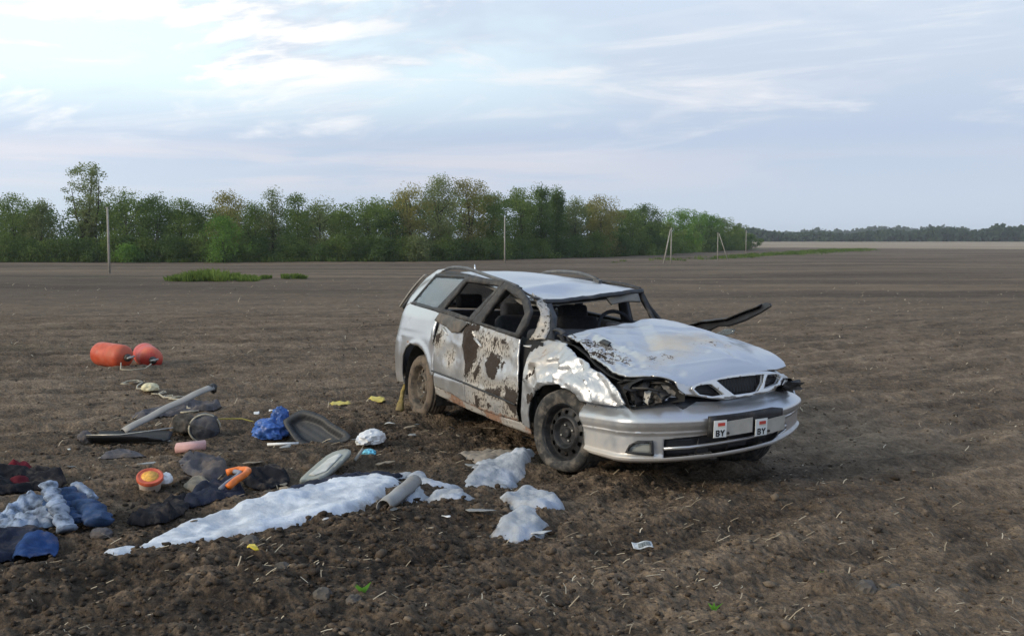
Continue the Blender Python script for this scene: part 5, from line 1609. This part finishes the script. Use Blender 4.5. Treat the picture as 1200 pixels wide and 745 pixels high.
# --- rope, its lump of foam, and a rag
pts = []
for (x, y), nx in zip([(-4.304, 11.12), (-4.241, 11.25), (-4.10, 10.93), (-3.966, 10.6), (-3.676, 10.25), (-3.519, 10.0), (-3.346, 9.775), (-3.10, 9.5), (-3.02, 9.1)], range(9)):
    for k in range(5): 
        a = k*1.256+nx; pts.append(on(x+.09*math.cos(a)+.02*nx/9*k, y+.20*math.sin(a)-.04*k, .025+.01*math.sin(k*2+nx)))
P_ = np.array(pts); P_ = np.array([np.convolve(np.pad(P_[:, i], 1, 'edge'), [.25, .5, .25], 'valid') for i in range(3)]).T
V, F = tube_arr([tuple(p) for p in P_], [.009]*len(P_), 6); tag(from_arr('rope', V, F, M['rope']), 'tangled pale rope trailing over the soil below the gas cylinders', 'rope')
lump('foam_lump', on(-3.78, 10.25, .02), (.075, .08, .05), simple('yellowed_foam', (.60, .54, .34), .8, var=.2, dust=.2), 'small pale yellow lump lying in the tangled rope', 'debris', 3)
drape('rag', [(-3.36, 8.66), (-3.36, 9.1), (-3.15, 9.45), (-2.85, 9.5), (-2.78, 9.2), (-3.0, 8.95), (-3.2, 8.55)], M['grey_cloth'], 'muddy grey rag lying just above the long grey trim bar', 'rag', .09, 8, .7, 21)

# --- long trim bar, black tray, silencer drum
A_ = Vector(on(-3.02, 7.60, .06)); B_ = Vector(on(-2.48, 8.12, .37)); d = (B_-A_)
bar = empty('trim_bar', A_, label='long grey plastic trim bar propped up over the dented drum', cat='trim')
n = 9; V, F = [], []; sidev = Vector((d.y, -d.x, 0)).normalized(); upv = sidev.cross(d.normalized()); upv = upv if upv.z > 0 else -upv
for i in range(15):
    t = i/14; c = d*t+Vector((0, 0, .012*math.sin(t*math.pi)))
    for k in range(n): a = math.pi*k/(n-1); V.append(c+sidev*(.042*math.cos(a))+upv*(.032*math.sin(a)+.003*math.sin(t*17)))
for i in range(14):
    for k in range(n-1): F.append((i*n+k, i*n+k+1, (i+1)*n+k+1, (i+1)*n+k))
o = from_arr('bar_shell', [tuple(v) for v in V], F, simple('grey_trim', (.27, .26, .24), .55, var=.15, scale=6, dust=.35), bar); md = o.modifiers.new('t', 'SOLIDIFY'); md.thickness = .006
V, F = tube_arr([d*.985, d*1.0, d*1.035+Vector((0, 0, .02))], [.045, .045, .02], 10); from_arr('end_cap', V, F, M['dark_metal'], bar)
V, F = tube_arr([d*.42-sidev*.03+upv*.018, d*.47-sidev*.03+upv*.02], [.012, .012], 8); from_arr('clip_slot', V, F, M['dark_metal'], bar)
tr = empty('plastic_tray', on(-2.93, 7.50, .01), label='black plastic strip with a thin pale edge under the low end of the trim bar', cat='trim')
tf = lambda x, y: np.stack([x, y, .03+.055*sst(np.abs(y), .05, .075)+.015*x], 1)
o = panel('tray_body', [(-.30, -.09), (.26, -.06), (.30, .07), (-.27, .09)], tf, .03, M['grille_black'], tr, thick=.012)
V, F = tube_arr([(-.30, -.09, .085), (-.05, -.08, .085), (.10, -.05, .10), (.34, -.03, .13)], [.005]*4, 6); from_arr('pale_edge', V, F, M['bolt'], tr)
lump('end_lump', (-.34, -.02, .02), (.05, .05, .06), M['grey_cloth'], seed=8, parent=tr)
dr = empty('silencer_drum', on(-2.50, 7.93, .085), label='dented dark drum-like car part lying below the raised end of the trim bar', cat='car part')
q = frame_to((.35, -.92, .05)).to_4x4()
prof = [(.075, -.15), (.100, -.12), (.108, 0), (.112, .10), (.116, .115), (.110, .122), (.098, .128), (.07, .142), (.04, .15), (0, .152)]
V, F = [], []
for r_, t in prof:
    for k in range(36): a = 2*math.pi*k/36; V.append(q@Vector((t, r_*1.05*math.cos(a), r_*.95*math.sin(a))))
for i in range(len(prof)-1):
    for k in range(36): F.append((i*36+k, i*36+(k+1) % 36, (i+1)*36+(k+1) % 36, (i+1)*36+k))
V = np.array(V); V += .028*np.stack([fbm3(V, 11, 3, k) for k in range(3)], 1)
from_arr('drum_shell', V, F, simple('sooty_drum', (.050, .052, .060), .7, var=.6, scale=10, dust=.35, bump=.5, bscale=30), dr)
V, F = tube_arr([q@Vector((  .118, .120*math.cos(a), .112*math.sin(a))) for a in np.linspace(0, 5.2, 30)], [.008]*30, 6); from_arr('drum_rim', V, F, M['rope'], dr)
lump('torn_lining', (-.17, .02, -.02), (.09, .10, .09), simple('brown_wadding', (.17, .13, .09), .95, var=.5, dust=.3), seed=6, parent=dr)
V, F = tube_arr([on(-2.46, 8.1, .12), on(-2.25, 8.15, .12), on(-2.14, 8.1, .10)], [.005]*3, 6); tag(from_arr('wire', V, F, M['yellow']), 'short stiff yellowish wire sticking out right of the dented drum', 'wire')

# --- pink block, grey scrap, orange tub
bm = bmesh.new(); bmesh.ops.create_cube(bm, size=1)
for v in bm.verts: v.co = Vector((v.co.x*.215, v.co.y*.10*(1-.15*v.co.x), v.co.z*(.055+.012*v.co.x)))
bmesh.ops.bevel(bm, geom=bm.edges[:], offset=.005, segments=2, affect='EDGES')
o = from_bm('pink_block', bm, simple('pale_pink', (.56, .32, .29), .6, var=.12, scale=9, dust=.15)); o.location = on(-2.37, 7.2, .04); o.rotation_euler = (.10, -.05, .22)
tag(o, 'small pale pink block lying alone above the orange tub', 'block')
drape('grey_scrap', [(-2.90, 6.82), (-2.84, 7.02), (-2.70, 7.05), (-2.60, 6.95), (-2.72, 6.85)], M['grey_cloth'], 'crumpled grey scrap lying left of the pink block', 'scrap', .05, 9, .7, 31)
tub = empty('plastic_tub', on(-2.22, 5.97, .045), label='round plastic tub with orange-red lid and yellow centre, lying on the soil', cat='tub')
q = (Matrix.Rotation(R(24), 4, 'X')@Matrix.Rotation(R(9), 4, 'Y'))
def lathe_z(prof, n=40): return [tuple(q@Vector((r*math.cos(2*math.pi*k/n), r*math.sin(2*math.pi*k/n), z))) for r, z in prof for k in range(n)], [(i*n+k, i*n+(k+1) % n, (i+1)*n+(k+1) % n, (i+1)*n+k) for i in range(len(prof)-1) for k in range(n)]
V, F = lathe_z([(0, -.06), (.055, -.06), (.062, -.05), (.072, .028)]); from_arr('tub_body', V, F, simple('cloudy_plastic', (.60, .50, .42), .5, var=.12, dust=.2), tub)
V, F = lathe_z([(.077, .018), (.079, .020), (.079, .038), (.076, .042), (.067, .042), (.064, .038), (0, .038)]); lid = from_arr('tub_lid', V, F, simple('lid_orange', (.55, .10, .045), .5, var=.2, scale=20, dust=.2), tub, sharp=40)
V, F = lathe_z([(.050, .0385), (.050, .0395), (0, .0395)]); from_arr('lid_label', V, F, simple('lid_yellow', (.70, .35, .05), .5, var=.35, scale=45), lid)
lump('white_wrapper', (.07, .075, -.02), (.035, .04, .04), M['white_bag'], parent=tub, seed=9)

# --- clothes on the left
def limb(name, pts, rads, mat_, parent, seed, flat=.55):
    V, F = tube_arr(pts, rads, 28); V = np.array(V); c = np.array([np.array(p) for p in pts]).mean(0)
    P0 = np.repeat(np.array([np.array(p) for p in pts]), 28, 0); V = P0+(V[:len(P0)]-P0)*[1, 1, flat]
    V += .011*np.stack([fbm3(V, 20, 3, seed+k, True) for k in range(3)], 1)+.018*np.stack([fbm3(V, 7, 2, seed+k+5) for k in range(3)], 1)
    return from_arr(name, V, F, mat_, parent)
def dense(pts, n=14):
    n = n*2
    P = np.array(pts, float); t = np.linspace(0, len(P)-1, n); return [tuple(np.interp(t[i], range(len(P)), P[:, k]) for k in range(3)) for i in range(n)]
drape('dark_clothes', [(-3.18, 5.75), (-3.22, 6.05), (-3.03, 6.10), (-2.90, 6.15), (-2.76, 6.02), (-2.72, 5.85), (-2.83, 5.70), (-2.98, 5.55)], M['black_cloth'], 'heap of dark clothes at the left edge, above the pale shirt', 'clothes', .12, 6, .8, 41)
drape('red_garment', [(-3.17, 6.06), (-3.18, 6.18), (-3.08, 6.22), (-3.02, 6.12), (-3.08, 6.04)], M['red_cloth'], 'small bright red garment at the back of the dark clothes heap', 'clothes', .09, 9, .7, 42, lift=.06)
drape('red_garment', [(-3.02, 5.80), (-3.00, 5.90), (-2.92, 5.90), (-2.89, 5.82), (-2.95, 5.76)], M['dark_red'], 'dark red scrap of clothing lying on top of the dark clothes heap', 'clothes', .08, 9, .7, 43, lift=.06)
sh = drape('pale_shirt', [(-2.73, 5.08), (-2.80, 5.28), (-2.72, 5.46), (-2.60, 5.58), (-2.48, 5.56), (-2.42, 5.42), (-2.40, 5.22), (-2.48, 5.08), (-2.60, 5.02)], M['shirt'], 'crumpled pale blue-white shirt with one sleeve stretched over the jeans', 'shirt', .13, 9, .8, 44, lift=.03)
L0 = sh.location
limb('sleeve', [tuple(Vector(p)-L0) for p in dense([on(-2.60, 5.44, .15), on(-2.50, 5.28, .15), on(-2.40, 5.12, .11), on(-2.29, 4.97, .04)], 22)], [.046+.008*math.sin(i*.9) for i in range(44)], M['shirt'], sh, 2, .5)
limb('collar', [tuple(Vector(p)-L0) for p in dense([on(-2.52, 5.60, .11), on(-2.40, 5.50, .12), on(-2.34, 5.42, .10)], 12)], [.030]*24, M['shirt'], sh, 5, .7)
jn = empty('jeans', on(-2.38, 5.25), label='blue denim jeans lying right of the pale shirt', cat='jeans'); J0 = jn.location
limb('trouser_leg', [tuple(Vector(p)-J0) for p in dense([on(-2.55, 5.52, .10), on(-2.40, 5.40, .09), on(-2.25, 5.20, .07), on(-2.16, 5.06, .05)], 24)], [.075, *[.072+.008*math.sin(i*.7) for i in range(46)], .06], M['jeans'], jn, 3, .38)
limb('trouser_leg', [tuple(Vector(p)-J0) for p in dense([on(-2.55, 5.42, .08), on(-2.42, 5.24, .07), on(-2.30, 5.06, .05)], 20)], [.07, *[.068+.008*math.sin(i*.8) for i in range(38)], .055], M['jeans'], jn, 6, .38)
lump('shoe_sole', tuple(Vector(on(-2.13, 5.02, .01))-J0), (.05, .035, .03), M['grey_cloth'], parent=jn, seed=4)
drape('navy_clothes', [(-2.72, 5.02), (-2.60, 5.06), (-2.46, 5.04), (-2.40, 4.92), (-2.42, 4.72), (-2.52, 4.62), (-2.66, 4.72)], M['navy'], 'dark navy clothes under the pale shirt at the left edge', 'clothes', .07, 8, .7, 45)
drape('blue_cloth', [(-2.44, 4.74), (-2.45, 4.90), (-2.32, 4.92), (-2.25, 4.78), (-2.26, 4.66), (-2.34, 4.60)], M['blue'], 'flat folded bright blue cloth nearest the camera at the left edge', 'cloth', .07, 4, .35, 46, lift=.05, jag=.006)

# --- black cloth, jacket with orange lining, grey clothes
drape('black_cloth', [(-2.07, 5.22), (-2.06, 5.55), (-1.98, 5.80), (-1.86, 5.72), (-1.84, 5.48), (-1.90, 5.22)], M['black_cloth'], 'torn black cloth between the orange tub and the left tip of the white foam', 'cloth', .10, 7, .8, 51)
jk = drape('dark_jacket', [(-1.90, 5.62), (-1.95, 5.90), (-1.88, 6.15), (-1.76, 6.22), (-1.66, 6.02), (-1.62, 5.78), (-1.72, 5.62), (-1.82, 5.55)], M['navy'], 'dark navy jacket with a bright orange trim beside the white foam', 'jacket', .11, 7, .75, 52)
op = [(-1.79, 6.12, .115), (-1.72, 6.16, .13), (-1.655, 6.12, .13), (-1.645, 6.02, .12), (-1.675, 5.92, .10), (-1.70, 5.84, .075)]
V, F = tube_arr(dense([tuple(Vector(on(a, b, c))-jk.location) for a, b, c in op], 11), [.021]*22, 12); V = np.array(V)+.006*np.stack([fbm3(np.array(V), 20, 2, k) for k in range(3)], 1)
from_arr('orange_trim', V, F, M['orange'], jk)
V, F = tube_arr(dense([tuple(Vector(on(a-.045, b-.02, c-.01))-jk.location) for a, b, c in op[1:]], 9), [.015]*18, 8); from_arr('grey_piping', V, F, simple('grey_piping', (.20, .22, .26), .8), jk)
drape('black_cloth', [(-1.73, 6.28), (-1.70, 6.52), (-1.58, 6.60), (-1.48, 6.44), (-1.47, 6.26), (-1.58, 6.10)], M['black_cloth'], 'crumpled black cloth right of the orange jacket trim', 'cloth', .08, 8, .8, 53)
drape('grey_clothes', [(-2.16, 6.32), (-2.16, 6.60), (-2.05, 6.70), (-1.92, 6.52), (-1.84, 6.32), (-1.95, 6.18)], M['grey_cloth'], 'dusty grey clothes behind the dark jacket, right of the orange tub', 'clothes', .13, 7, .8, 54)
drape('grey_scrap', [(-2.03, 6.05), (-2.02, 6.18), (-1.90, 6.16), (-1.88, 6.04), (-1.95, 6.0)], simple('tan_rag', (.22, .19, .14), .95, var=.3, dust=.4), 'small tan rag between the orange tub and the dark jacket', 'scrap', .05, 9, .6, 55)

# --- blue bag, liner, white bag and bits
bb = lump('blue_bag', on(-1.92, 7.80, .02), (.115, .11, .095), M['blue_bag'], 'crumpled bright blue plastic bag left of the black boot liner', 'plastic bag', 7, .50, 1.5, sub=5)
lump('bag_neck', (.065, .03, .10), (.055, .05, .08), M['blue_bag'], parent=bb, seed=12, amp=.6, freq=2.8)
LO = [(-1.803, 7.738), (-1.782, 7.768), (-1.664, 7.795), (-1.506, 7.746), (-1.424, 7.698), (-1.255, 7.602), (-1.349, 7.565), (-1.508, 7.567), (-1.664, 7.614)]
lz = ghs(-1.6, 7.62)+.03; LOs = smooth_poly(LO, 4)
def liner_fn(x, y):
    d = poly_dist(np.stack([x, y], 1), LOs); z = lz+math.tan(R(52))*((y-7.62)+.15*(x+1.6))
    k = sst(d, .022, .040); w = .006*np.exp(-((d-.018)/.006)**2)-.050*k+.003*np.sin((x*.5+y)*170)*sst(d, .045, .06)
    return np.stack([x, y-w*.788, z+w*.616], 1)
tag(panel('boot_liner', LOs, liner_fn, .011, simple('charcoal_liner', (.026, .028, .030), .55, var=.25, scale=12, dust=.18, dustcol=(.13, .12, .10)), None, thick=.008), 'dished black plastic liner propped up on edge right of the blue bag', 'liner')
lump('white_bag', on(-1.085, 7.50, .03), (.075, .12, .062), M['white_bag'], 'crumpled white plastic bag lying alone left of the car', 'plastic bag', 13, .40, 1.7, rot=-.5, sharp=45)
lump('blue_wrapper', on(-1.045, 7.12, .01), (.042, .05, .022), simple('cyan_wrapper', (.12, .42, .55), .4, var=.6, scale=30), 'small light blue wrapper just below the white plastic bag', 'wrapper', 14, .5, 2.4)
V, F = tube_arr([on(-1.10, 6.83, .03), on(-1.075, 7.02, .045)], [.012, .010], 8); tag(from_arr('stick', V, F, M['pole']), 'short pale stick below the small light blue wrapper', 'stick')
V, F = tube_arr([on(-1.83, 7.30, .03), on(-1.60, 7.32, .035)], [.011, .009], 8); tag(from_arr('white_stick', V, F, M['plastic_white']), 'short white rod lying in front of the boot liner', 'rod')

# --- grey panel with a pale inner face
pn = empty('broken_panel', on(-1.24, 6.62, .06), label='flat grey-green panel with a paler inner face lying above the white foam', cat='panel')
po = [(-.13, -.30), (-.09, -.33), (.03, -.28), (.115, .12), (.10, .22), (.045, .24), (-.05, .16)]
pf = lambda x, y: np.stack([x, y, .09*(y+.3)+.06*x+.008*np.sin(x*20)], 1)
m_pn = simple('grey_green_plastic', (.26, .27, .235), .6, var=.12, scale=7, dust=.3)
panel('panel_shell', smooth_poly(po, 3), pf, .03, m_pn, pn, thick=.03)
panel('inner_face', [(-.09, -.25), (-.05, -.27), (.02, -.22), (.07, .10), (.04, .14), (-.02, .06)], lambda x, y: pf(x, y)+[0, 0, .006], .03, simple('pale_plastic', (.46, .46, .42), .55, var=.15, scale=9, dust=.25), pn, thick=.005)

# --- white foam
FO = [(-1.98, 4.62), (-1.93, 4.80), (-1.86, 4.96), (-1.83, 5.12), (-1.74, 5.36), (-1.62, 5.52), (-1.50, 5.66), (-1.40, 5.83), (-1.31, 5.98), (-1.24, 6.13), (-1.13, 6.26), (-.99, 6.33), (-.83, 6.29), (-.71, 6.20), (-.74, 5.98), (-.82, 5.79), (-.90, 5.61), (-1.02, 5.44), (-1.17, 5.27), (-1.35, 5.08), (-1.55, 4.86), (-1.72, 4.66), (-1.88, 4.52)]
drape('foam_strip', FO, M['foam'], 'long bright white strip of foam lying in a furrow left of the car', 'foam', .055, 4, .3, 61, .02, True, lift=.035, jag=.03)
drape('navy_cloth', [(-1.36, 6.0), (-1.24, 6.28), (-1.05, 6.48), (-.86, 6.50), (-.72, 6.36), (-.80, 6.24), (-1.0, 6.26), (-1.2, 6.02), (-1.30, 5.86)], M['navy'], 'dark navy cloth showing along the upper edge of the white foam strip', 'cloth', .05, 7, .6, 62, lift=.03)
for k, (out, lb, h) in enumerate([
    ([(-.72, 6.50), (-.60, 6.62), (-.50, 6.36), (-.36, 6.22), (-.33, 6.06), (-.52, 6.08), (-.66, 6.30)], 'thin pale foam patch between the foam strip and the front wheel', .05),
    ([(-.20, 6.90), (-.02, 7.06), (.12, 7.10), (.14, 6.90), (.06, 6.60), (.0, 6.25), (-.16, 6.20), (-.32, 6.36), (-.24, 6.60)], 'big dirty white foam heap right beside the front wheel', .11),
    ([(-.02, 5.98), (.10, 6.16), (.22, 6.02), (.29, 5.72), (.20, 5.56), (.08, 5.62), (-.02, 5.74)], 'white foam heap in front of the front wheel, the upper of two', .12),
    ([(-.08, 5.42), (.03, 5.55), (.15, 5.50), (.17, 5.34), (.08, 5.18), (-.04, 5.20)], 'small white foam heap nearest the camera in front of the car', .10),
    ([(-.50, 5.86), (-.44, 6.0), (-.30, 5.98), (-.26, 5.84), (-.38, 5.76)], 'small low foam scrap left of the two foam heaps in front of the wheel', .05),
    ([(-.72, 5.94), (-.60, 6.02), (-.52, 5.92), (-.60, 5.82), (-.70, 5.84)], 'small foam scrap beside the grey half pipe', .05),
    ([(-.86, 6.50), (-.76, 6.60), (-.66, 6.52), (-.72, 6.42), (-.82, 6.42)], 'small foam scrap beyond the right end of the foam strip', .05)]):
    drape('foam_heap', out, M['foam_dull'], lb, 'foam', h*.9, 7, .5, 70+k, .013, True, lift=.012, jag=.06)
drape('muddy_sheet', [(-.40, 7.40), (-.20, 7.66), (.02, 7.62), (.14, 7.30), (.12, 7.10), (-.04, 7.16), (-.24, 7.04)], simple('dusty_sheet', (.24, .205, .165), .9, var=.3, scale=8, dust=.5), 'dusty tan sheet half buried under the car sill behind the front wheel', 'sheet', .07, 4, .3, 81)
V, F = [], []; n = 9
a0 = Vector(on(-.74, 5.60, .03)); a1 = Vector(on(-.60, 6.02, .07)); dd = a1-a0; sv = Vector((dd.y, -dd.x, 0)).normalized()
for i in range(9):
    for k in range(n): a = math.pi*1.25*k/(n-1)-.35; V.append(dd*(i/8)+sv*(.042*math.cos(a))+Vector((0, 0, .042*math.sin(a)-.01+.003*math.sin(i*2.))))
for i in range(8):
    for k in range(n-1): F.append((i*n+k, i*n+k+1, (i+1)*n+k+1, (i+1)*n+k))
o = from_arr('half_pipe', [tuple(v) for v in V], F, simple('pipe_grey', (.27, .265, .25), .6, var=.15, scale=6, dust=.35)); o.location = a0; md = o.modifiers.new('t', 'SOLIDIFY'); md.thickness = .006
tag(o, 'grey plastic half pipe lying at the right end of the white foam strip', 'pipe')

# --- small bright bits
def scrap(x, y, w, h, mat_, label, cat, seed, rot=0., up=.02, name='scrap', group=None):
    g_ = np.random.default_rng(seed); out = [(w*math.cos(a)*(.6+.5*g_.random()), h*math.sin(a)*(.6+.5*g_.random())) for a in np.linspace(0, 2*math.pi, 9)[:-1]]
    c, s = math.cos(rot), math.sin(rot); out = [(p[0]*c-p[1]*s, p[0]*s+p[1]*c) for p in out]
    o = panel(name, out, lambda a, b: np.stack([a, b, up*(1+fbm3(np.stack([a, b, a*0], 1), 14, 2, seed))], 1), max(w, h)/4, mat_, None, thick=.004); o.location = on(x, y, .015)
    return tag(o, label, cat, group)
scrap(-1.22, 4.55, .028, .05, simple('yellow_scrap', (.62, .46, .02), .5), 'small yellow scrap in the soil near the bottom left', 'scrap', 3, .6, .03)
scrap(-1.68, 9.55, .10, .16, M['yellow'], 'flat yellow scrap lying left of the rear wheel, the one farther from it', 'scrap', 4, .1, .03)
scrap(-1.36, 9.76, .09, .15, M['yellow'], 'flat yellow scrap lying left of the rear wheel, the one nearer to it', 'scrap', 5, .5, .03)
sheet_between('yellow_strap', [on(-1.12, 9.40, .0), on(-1.10, 9.5, .10), on(-1.06, 9.60, .22)], [on(-1.04, 9.40, .0), on(-1.05, 9.5, .10), on(-1.02, 9.60, .22)], simple('muddy_yellow', (.24, .18, .05), .8, var=.5, dust=.5), None, 14, 3, .01, .02, .006, 5, attrs={'x': 0})
tag(bpy.data.objects['yellow_strap'], 'muddy yellow strap hanging down behind the rear wheel', 'strap')
nt = empty('paper_note', on(.672, 4.985, .03), .18, 'small printed grey-white slip of paper lying in front of the car', 'paper')
panel('paper', [(-.055, -.025), (.05, -.028), (.056, .024), (-.05, .03)], lambda a, b: np.stack([a, b, .006*np.sin(a*60)+.3*b+.01], 1), .012, simple('grey_paper', (.44, .46, .46), .8, var=.3, scale=70), nt, thick=.002)
panel('print', [(-.025, -.016), (.04, -.018), (.042, .012), (-.02, .016)], lambda a, b: np.stack([a, b, .006*np.sin(a*60)+.3*b+.0125], 1), .012, simple('print_grey', (.14, .16, .16), .8, var=.7, scale=120), nt, thick=.001)
for i, (x, y, s, lb) in enumerate([(-2.36, 9.05, .035, 'tiny white scrap farthest left of three above the blue bag'), (-2.24, 9.12, .03, 'tiny white scrap in the middle of three above the blue bag'), (-2.10, 9.0, .035, 'tiny white scrap nearest the blue bag of three above it'),
                                   (1.38, 12.5, .03, 'tiny white scrap on the field right of the car, halfway to the horizon'), (-.36, 5.32, .02, 'tiny white scrap below the thin foam patch')]):
    scrap(x, y, s, s*1.4, M['white_bag'], lb, 'scrap', 30+i, i, .02, 'white_scrap')
for i, (x, y, sz, lb) in enumerate([(-.80, 4.06, (.058, .05, .045), 'largest grey stone near the bottom edge, left of a green sprout'), (-.655, 3.99, (.05, .042, .038), 'brownish rounded stone at the bottom edge, right of the largest grey stone'),
                                    (-1.30, 4.80, (.075, .06, .05), 'rounded earthy lump below the middle of the white foam strip'), (-1.05, 4.42, (.05, .04, .035), 'small stone on the dark soil at lower left'),
                                    (1.60, 4.36, (.075, .06, .06), 'crumbly brown lump in the right foreground'), (1.75, 4.40, (.05, .045, .035), 'pale stone just right of the crumbly lump in the right foreground'), (.92, 4.66, (.035, .03, .022), 'small flat stone in the middle of the right foreground'),
                                    (2.3, 5.9, (.03, .028, .022), 'small stone on the smooth soil at the right')]):
    lump('stone', on(x, y, -.006), tuple(v*.62 for v in sz), M['stone'], lb, 'stone', 60+i, .45, 1.8, sub=3, rot=i, ridged=True, sharp=30)


def sprout(x, y, h, label, seed):
    o = empty('green_sprout', on(x, y, 0), label=label, cat='plant'); g_ = random.Random(seed)
    for k in range(4):
        a = g_.random()*6.28; L = h*(.7+.5*g_.random()); w = L*.16; d = Vector((math.cos(a)*.55, math.sin(a)*.3, 1)).normalized(); s = Vector((1, .2, 0))
        V = [d*0-s*w*.3, d*L*.5-s*w, d*L+Vector((math.cos(a)*L*.25, 0, -.1*L)), d*L*.5+s*w, d*0+s*w*.3]
        l = from_arr('leaf', [tuple(v) for v in V], [(0, 1, 3, 4), (1, 2, 3)], M['sprout'], o, smooth=False); fattr(l.data, 'tone', [.5]*5)
sprout(-.630, 4.08, .06, 'small bright green sprout at the bottom, right of the largest grey stone', 1)
sprout(1.45, 4.52, .035, 'tiny bright green sprout in the right foreground behind the crumbly lump', 2)
sprout(.86, 4.10, .05, 'yellowish green sprout at the bottom right of centre', 3)


# ------------------------------------------------------------------ little broken bits between the belongings
sh_m = [M['grille_black'], simple('shard_grey', (.22, .22, .21), .5, var=.2, dust=.3), simple('shard_pale', (.50, .50, .48), .5, var=.15, dust=.25), simple('shard_tan', (.24, .19, .13), .8, var=.3, dust=.3)]
sh_l = ['small jagged black plastic splinter lying among the belongings left of the car', 'small jagged grey plastic splinter lying among the belongings left of the car', 'small jagged pale plastic splinter lying among the belongings left of the car', 'small torn tan flake lying among the belongings left of the car']
gs_ = np.random.default_rng(77)
for i in range(64):
    x = -3.2+3.4*gs_.random(); y = 4.9+4.6*gs_.random()
    if turned(np.array([x]), np.array([y]))[0] < .25 or y > 9.3: continue
    k = int(gs_.integers(0, 4)); w = .010+.022*gs_.random()
    scrap(x, y, w, w*(1.2+2.2*gs_.random()), sh_m[k], sh_l[k], 'splinter', 200+i, gs_.random()*3.1, .006+.014*gs_.random(), 'plastic_splinter', 'splinters scattered round the belongings')

# ------------------------------------------------------------------ air
bm = bmesh.new(); bmesh.ops.create_cube(bm, size=1)
for v in bm.verts: v.co = Vector((v.co.x*7800, v.co.y*7800, 12+v.co.z*42))
def haze_fn():
    m = bpy.data.materials.new('haze'); m.use_nodes = True; g = NT(m.node_tree)
    out = g.n('ShaderNodeOutputMaterial'); v = g.n('ShaderNodeVolumePrincipled')
    v.inputs['Color'].default_value = (.80, .86, .94, 1); v.inputs['Density'].default_value = .00013
    g.set(out.inputs['Volume'], v.outputs[0]); return m
tag(from_bm('haze', bm, haze_fn(), smooth=False), kind='stuff')
